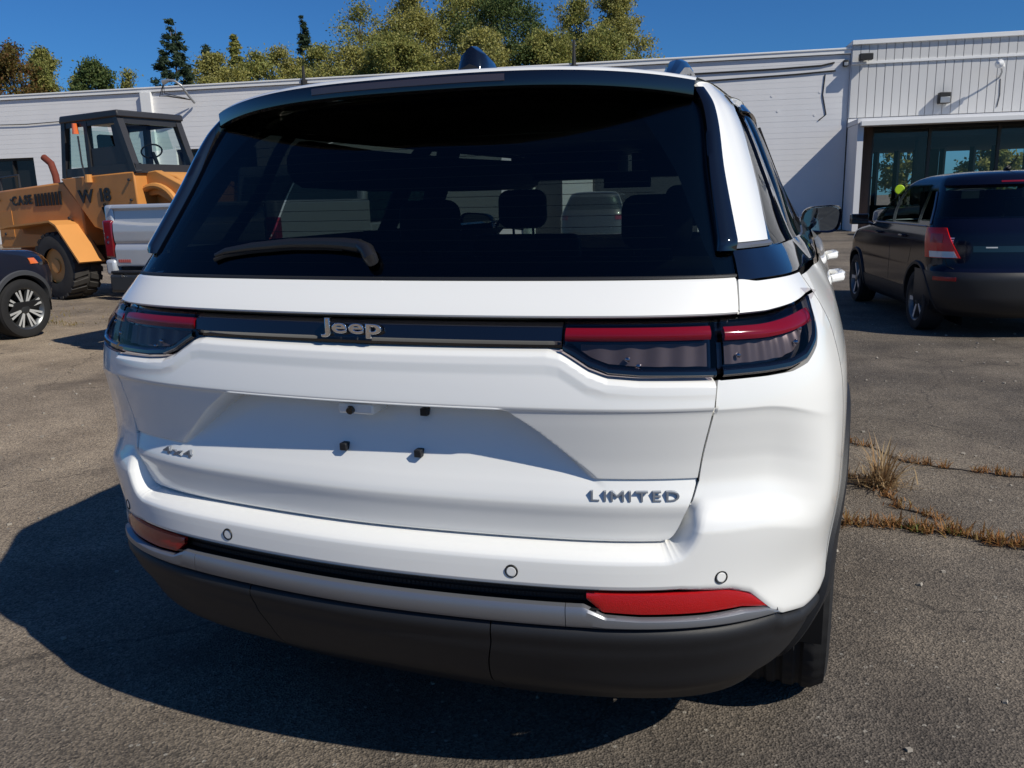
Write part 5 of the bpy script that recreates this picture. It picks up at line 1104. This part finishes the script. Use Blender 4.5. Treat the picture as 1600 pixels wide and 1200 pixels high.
def tree(name,x,y,top,rad,lab,leaf,shape='round',n=6500,size=.20,bare=.0,seed=0,base=2.6):
    r=np.random.default_rng(seed); e=empty(name,(x,y,0),lab,'tree')
    H=top-base
    nc=max(14,int(70*(rad/1.8)**1.0)) if shape!='cone' else 170
    cs=[]
    while len(cs)<nc:
        h=r.uniform(0,1)**.8
        if shape=='cone': rr=rad*(1-h)**.8*1.5+.10; th=r.uniform(0,6.28); q_=rr*np.sqrt(r.uniform(.15,1)); cs.append((q_*np.cos(th),q_*np.sin(th),base+h*H,.14+.30*(1-h)))
        else:
            prof=np.sin(np.pi*np.clip(h*.86+.14,0,1))**.55 if shape=='round' else (np.sin(np.pi*np.clip(h*.93+.07,0,1))**.8)*.85
            th=r.uniform(0,6.28); q_=rad*1.12*prof*np.sqrt(r.uniform(.05,1))*r.uniform(.75,1.2); cs.append((q_*np.cos(th),q_*np.sin(th),base+h*H*r.uniform(.96,1.0),r.uniform(.22,.62)*(rad/1.8)**.5))
    cs=np.array(cs); wgt=cs[:,3]**2; k=r.choice(nc,n,p=wgt/wgt.sum())
    c=cs[k,:3]+r.normal(0,1,(n,3))*(cs[k,3]*.55)[:,None]*np.array([1,1,.72])
    s_=size*r.uniform(.5,1.25,n)
    a=r.normal(0,1,(n,3)); a/=np.linalg.norm(a,axis=1,keepdims=True); b=np.cross(a,r.normal(0,1,(n,3))); b/=np.linalg.norm(b,axis=1,keepdims=True)
    if shape=='cone': a[:,2]=a[:,2]*.5-.2
    u_=a*s_[:,None]*.5; v_=b*s_[:,None]*(.30 if shape!='cone' else .17)
    V=np.stack([c-u_,c-v_*1.0,c+u_,c+v_*1.0],1).reshape(-1,3)
    me=bpy.data.meshes.new('crown'); me.vertices.add(4*n); me.vertices.foreach_set('co',V.astype(np.float32).ravel()); me.loops.add(4*n); me.loops.foreach_set('vertex_index',np.arange(4*n,dtype=np.int32)); me.polygons.add(n); me.polygons.foreach_set('loop_start',np.arange(0,4*n,4,dtype=np.int32)); me.polygons.foreach_set('loop_total',np.full(n,4,dtype=np.int32)); me.update(calc_edges=True)
    new('crown',me,leaf,e,smooth=False)
    q=MB(); tr=.09+rad*.05
    spine=[(0,0,0),(r.normal(0,.1),r.normal(0,.1),base),(r.normal(0,.2),r.normal(0,.2),base+H*.5),(r.normal(0,.15),r.normal(0,.15),base+H*.96)]; q.tube(spine,[tr,tr*.8,tr*.45,.012],7); q.build('trunk',bark,e)
    q=MB(); nb_=min(nc,34)
    for i in r.choice(nc,nb_,replace=False):
        z0=max(base*.8,cs[i,2]-r.uniform(.8,2.2)*(1 if shape!='cone' else .2)); f=np.clip((z0-base)/H,0,1)
        tipx=cs[i,:3]*np.array([1.08,1.08,1])+np.array([0,0,bare*r.uniform(.2,1.2)])
        midp=(tipx[0]*.55,tipx[1]*.55,z0+(tipx[2]-z0)*.45); q.tube([(0,0,z0),midp,tuple(tipx)],[tr*.4*(1-f*.6)+.008,.025,.006],5,cap=False)
    q.build('limb',bark,e)
T_=[
('maple_tree',-45.05,38.51,11.16,1.50,'autumn maple with rusty and yellow leaves at the far left edge','rusty','round'),
('deciduous_tree',-46.6,42.27,11.7,1.0,'olive tree just right of the rusty maple at far left','olive','round'),
('scrub_tree',-43.4,41.6,9.75,.80,'low thin scrub tree between the far left trees and the dark bush','olive','oval'),
('bushy_tree',-40.3,40.07,10.15,1.05,'low dark green bushy tree alone above the left roofline','dark','round'),
('scrub_tree',-42.9,45.54,10.5,.80,'faint sparse tree right of the dark bushy tree','olive','oval'),
('pine_tree',-36.05,41.98,12.4,1.5,'tall dark blue green pine above the loader cab','needle','pine'),
('deciduous_tree',-36.2,45.72,11.0,1.45,'rounded yellow green tree right of the pine','gold','round'),
('spruce_tree',-40.9,51.14,12.8,.50,'thin spire spruce behind the yellow green tree','needle','cone'),
('spruce_tree',-37.7,50.15,13.0,.75,'pointed spruce left of the olive tree row','olive','cone'),
('deciduous_tree',-35.0,48.53,11.3,1.6,'low olive tree in the row left of the conifer spire','olive','round'),
('deciduous_tree',-35.6,52.90,12.4,1.6,'brownish olive tree behind the row left of the conifer spire','gold','round'),
('conifer_tree',-35.76,55.86,15.1,.85,'slim dark conifer spire standing above the olive row','needle','cone'),
('deciduous_tree',-31.53,51.16,11.9,1.7,'olive tree right of the slim conifer spire','olive','round'),
('birch_tree',-29.67,53.69,15.0,2.1,'tall thin crowned tree with bare twigs on top, left of the big trees','olive','oval'),
('tall_tree',-25.7,53.09,15.2,2.1,'tall olive tree cut by the top edge, leftmost of the big trees','gold','oval'),
('tall_tree',-23.3,58.20,16.8,2.6,'tallest dense tree, left of the shark fin antenna','olive','round'),
('tall_tree',-19.45,55.25,15.1,2.3,'tall green tree directly above the shark fin antenna','dark','round'),
('bare_tree',-18.3,64.44,16.0,1.3,'thin half bare tree in the gap right of the antenna trees','olive','oval'),
('poplar_tree',-15.4,58.91,14.9,1.5,'narrow olive tree left of the rightmost tree','olive','oval'),
('poplar_tree',-12.6,57.84,15.0,1.85,'bright yellow green tree, rightmost of the trees behind the roof','gold','round'),
('bushy_tree',-24.6,48.31,11.7,2.0,'low olive bushy tree in front of the big trees, left one','olive','round'),
('bushy_tree',-19.2,50.17,11.6,2.0,'low golden bushy tree below the antenna trees','gold','round'),
('bushy_tree',-15.9,52.43,11.9,1.8,'low bushy tree below the half bare tree','olive','round'),
('bushy_tree',-12.5,54.0,11.7,1.9,'low bushy tree below the rightmost tree','olive','round'),
('bushy_tree',-28.2,49.5,11.3,1.7,'low brownish bushy tree below the thin crowned tree','gold','round'),
]
for i,(nm,x,y,tp,rd,lb,lf_,sh) in enumerate(T_):
    big=rd>1.7; sc='cone' if sh in('cone','pine') else sh
    nl={'bare_tree':2600,'birch_tree':15000}.get(nm,46000 if big else 24000); rd=rd*(1.5 if sc!='cone' else 1.3)*(1.2 if nm=='tall_tree' or nm=='birch_tree' else 1)
    if nm=='scrub_tree': nl=4500
    tree(nm,x,y,tp,rd if sh!='pine' else rd*1.0,lb,LM[lf_],sc,nl,(.17 if sc!='cone' else .30),1.2 if nm in('birch_tree','bare_tree') else .3,100+i)
# trees seen through the showroom, beyond it
for i,(x,y,tp,rd,lb) in enumerate(((11,58,4.6,1.6,'round green tree far behind the showroom, seen through its left panes'),(19,62,4.2,1.9,'round green tree far behind the showroom, seen through its middle panes'),(6.3,60,6.0,1.5,'olive tree beyond the left end of the showroom back windows'),(27,64,4.5,2.0,'green tree far behind the showroom near its right panes'))):
    tree('deciduous_tree',x,y,tp,rd,lb,LM['olive' if i%2==0 else 'dark'],'round',5000,.28,0,200+i,.8)
# ================================================================= CRACKS AND WEEDS
crackm=pbr('crack_dirt',(.028,.022,.018),.95,0,0,.2,.4,40)
strawm=leafmat('dry_straw_blades',[(.42,.30,.16),(.32,.19,.09),(.50,.38,.22),(.24,.14,.07)]); weedm=leafmat('brown_weed_blades',[(.30,.125,.045),(.38,.20,.075),(.22,.11,.045),(.26,.18,.06)])
def crack(pts,w,name='pavement_crack'):
    P=[Vector((a,b,0)) for a,b in pts]; q=[]
    for a,b in zip(P[:-1],P[1:]):
        n=max(2,int((b-a).length/.05))
        for k in range(n): q.append(a.lerp(b,k/n)+Vector((random.gauss(0,.010),random.gauss(0,.012),0)))
    q.append(P[-1]); v=[];f=[]
    for i,p in enumerate(q):
        ww=w*random.uniform(.35,1.3)*(.3 if i in(0,len(q)-1) else 1); d=(q[min(i+1,len(q)-1)]-q[max(i-1,0)]).normalized(); nn=Vector((-d.y,d.x,0)); v+=[tuple(p+nn*ww+Vector((0,0,.004))),tuple(p-nn*ww+Vector((0,0,.004)))]
        if i: f.append((2*i-2,2*i-1,2*i+1,2*i))
    mb=MB(); mb.add(v,f); o=mb.build(name,crackm,smooth=False); tag(o,kind='structure'); return q
def blades(name,lab,spots,mat,seed,cat='weeds',kind='stuff'):
    r=np.random.default_rng(seed); V=[];F=[]
    for (x,y,n,spread,h,lean) in spots:
        for _ in range(n):
            bx,by=x+r.normal(0,spread),y+r.normal(0,spread*.7); th=r.uniform(0,6.28); L_=h*r.uniform(.35,1.2); le=lean*r.uniform(.2,1.2); w=.0024*r.uniform(.7,1.8)+.0006*(h>.12)
            dx,dy=math.cos(th)*L_*math.sin(le),math.sin(th)*L_*math.sin(le); dz=L_*math.cos(le); px,py=-math.sin(th)*w,math.cos(th)*w; b=len(V)
            V+=[(bx-px,by-py,.004),(bx+px,by+py,.004),(bx+dx*.45+px*.8,by+dy*.45+py*.8,.004+dz*.62),(bx+dx*.45-px*.8,by+dy*.45-py*.8,.004+dz*.62),(bx+dx,by+dy,.004+dz)]
            F+=[(b,b+1,b+2,b+3),(b+3,b+2,b+4)]
    me=bpy.data.meshes.new(name); me.from_pydata(V,[],F); me.update(); o=new(name,me,mat,smooth=False); tag(o,lab,cat,kind=kind); return o
c1=crack([(.9,3.55),(1.175,3.42),(1.275,3.35),(1.417,3.13),(1.535,3.09),(1.678,3.05),(1.95,3.0),(2.6,2.92),(3.4,2.95)],.009)
c2=crack([(1.0,2.93),(1.169,2.775),(1.294,2.67),(1.332,2.43),(1.404,2.35),(1.50,2.30)],.012)
c3=crack([(.9,2.10),(1.12,2.13),(1.31,2.14),(1.55,2.145),(1.68,2.08),(1.77,2.07),(2.4,1.98),(3.2,2.0)],.014)
sp=[(p.x,p.y,int(random.uniform(8,30)),.016,.05,1.1) for p in c1 if p.x<2.6 and random.random()<.75]
blades('crack_weeds','thin line of dry brown weeds along the farther pavement crack at right',sp,weedm,1)
sp=[(p.x,p.y,int(random.uniform(30,85)),.030,.062,1.15) for p in c3]
blades('crack_weeds','thick line of brown weeds along the nearer pavement crack at right',sp,weedm,2)
sp=[(p.x,p.y,int(random.uniform(8,30)),.02,.045,1.1) for p in c2]
blades('crack_weeds','short brown weeds in the crooked crack between the two long cracks',sp,weedm,3)
o=blades('dry_grass_tuft','spiky straw coloured dry grass tuft in the crack beside the white SUV',[(1.285,2.69,150,.018,.24,1.2),(1.27,2.70,320,.055,.09,1.15)],strawm,4,'grass tuft','thing')
greens=leafmat('green_weed_leaves',[(.10,.13,.03),(.16,.17,.04),(.07,.10,.02)])
blades('green_weeds','few small green weeds in the nearer crack at right',[(1.39,2.14,60,.025,.035,1.2),(1.53,2.13,25,.02,.03,1.2)],greens,5)
blades('lot_weeds','scattered dry yellow weeds and leaves between the dark SUV and the pickup',[(-8.31,6.53,120,.14,.05,1.2),(-7.9,6.42,60,.1,.05,1.2),(-8.9,7.0,80,.25,.05,1.2),(-7.6,6.9,60,.3,.03,1.3),(-9.2,7.6,80,.4,.04,1.2)],leafmat('yellow_weed_blades',[(.30,.24,.06),(.24,.15,.05),(.2,.2,.06)]),6)
# loose gravel and litter on the asphalt
r=np.random.default_rng(11); q=MB()
for _ in range(900):
    x,y=r.uniform(-8,7),r.uniform(.2,11); s_=r.uniform(.003,.010); a=r.uniform(0,6.28); M_=Matrix.Translation((x,y,s_*.4))@Matrix.Rotation(a,4,'Z')@Matrix.Rotation(r.uniform(0,.6),4,'X'); q.box((-s_,-s_*.8,-s_*.5),(s_,s_*.8,s_*.5),0,M_)
o=q.build('loose_gravel',pbr('pale_gravel',(.30,.27,.23),.9,0,0,.2,.3,30),smooth=False); tag(o,'small loose stones scattered on the asphalt','gravel',kind='stuff')
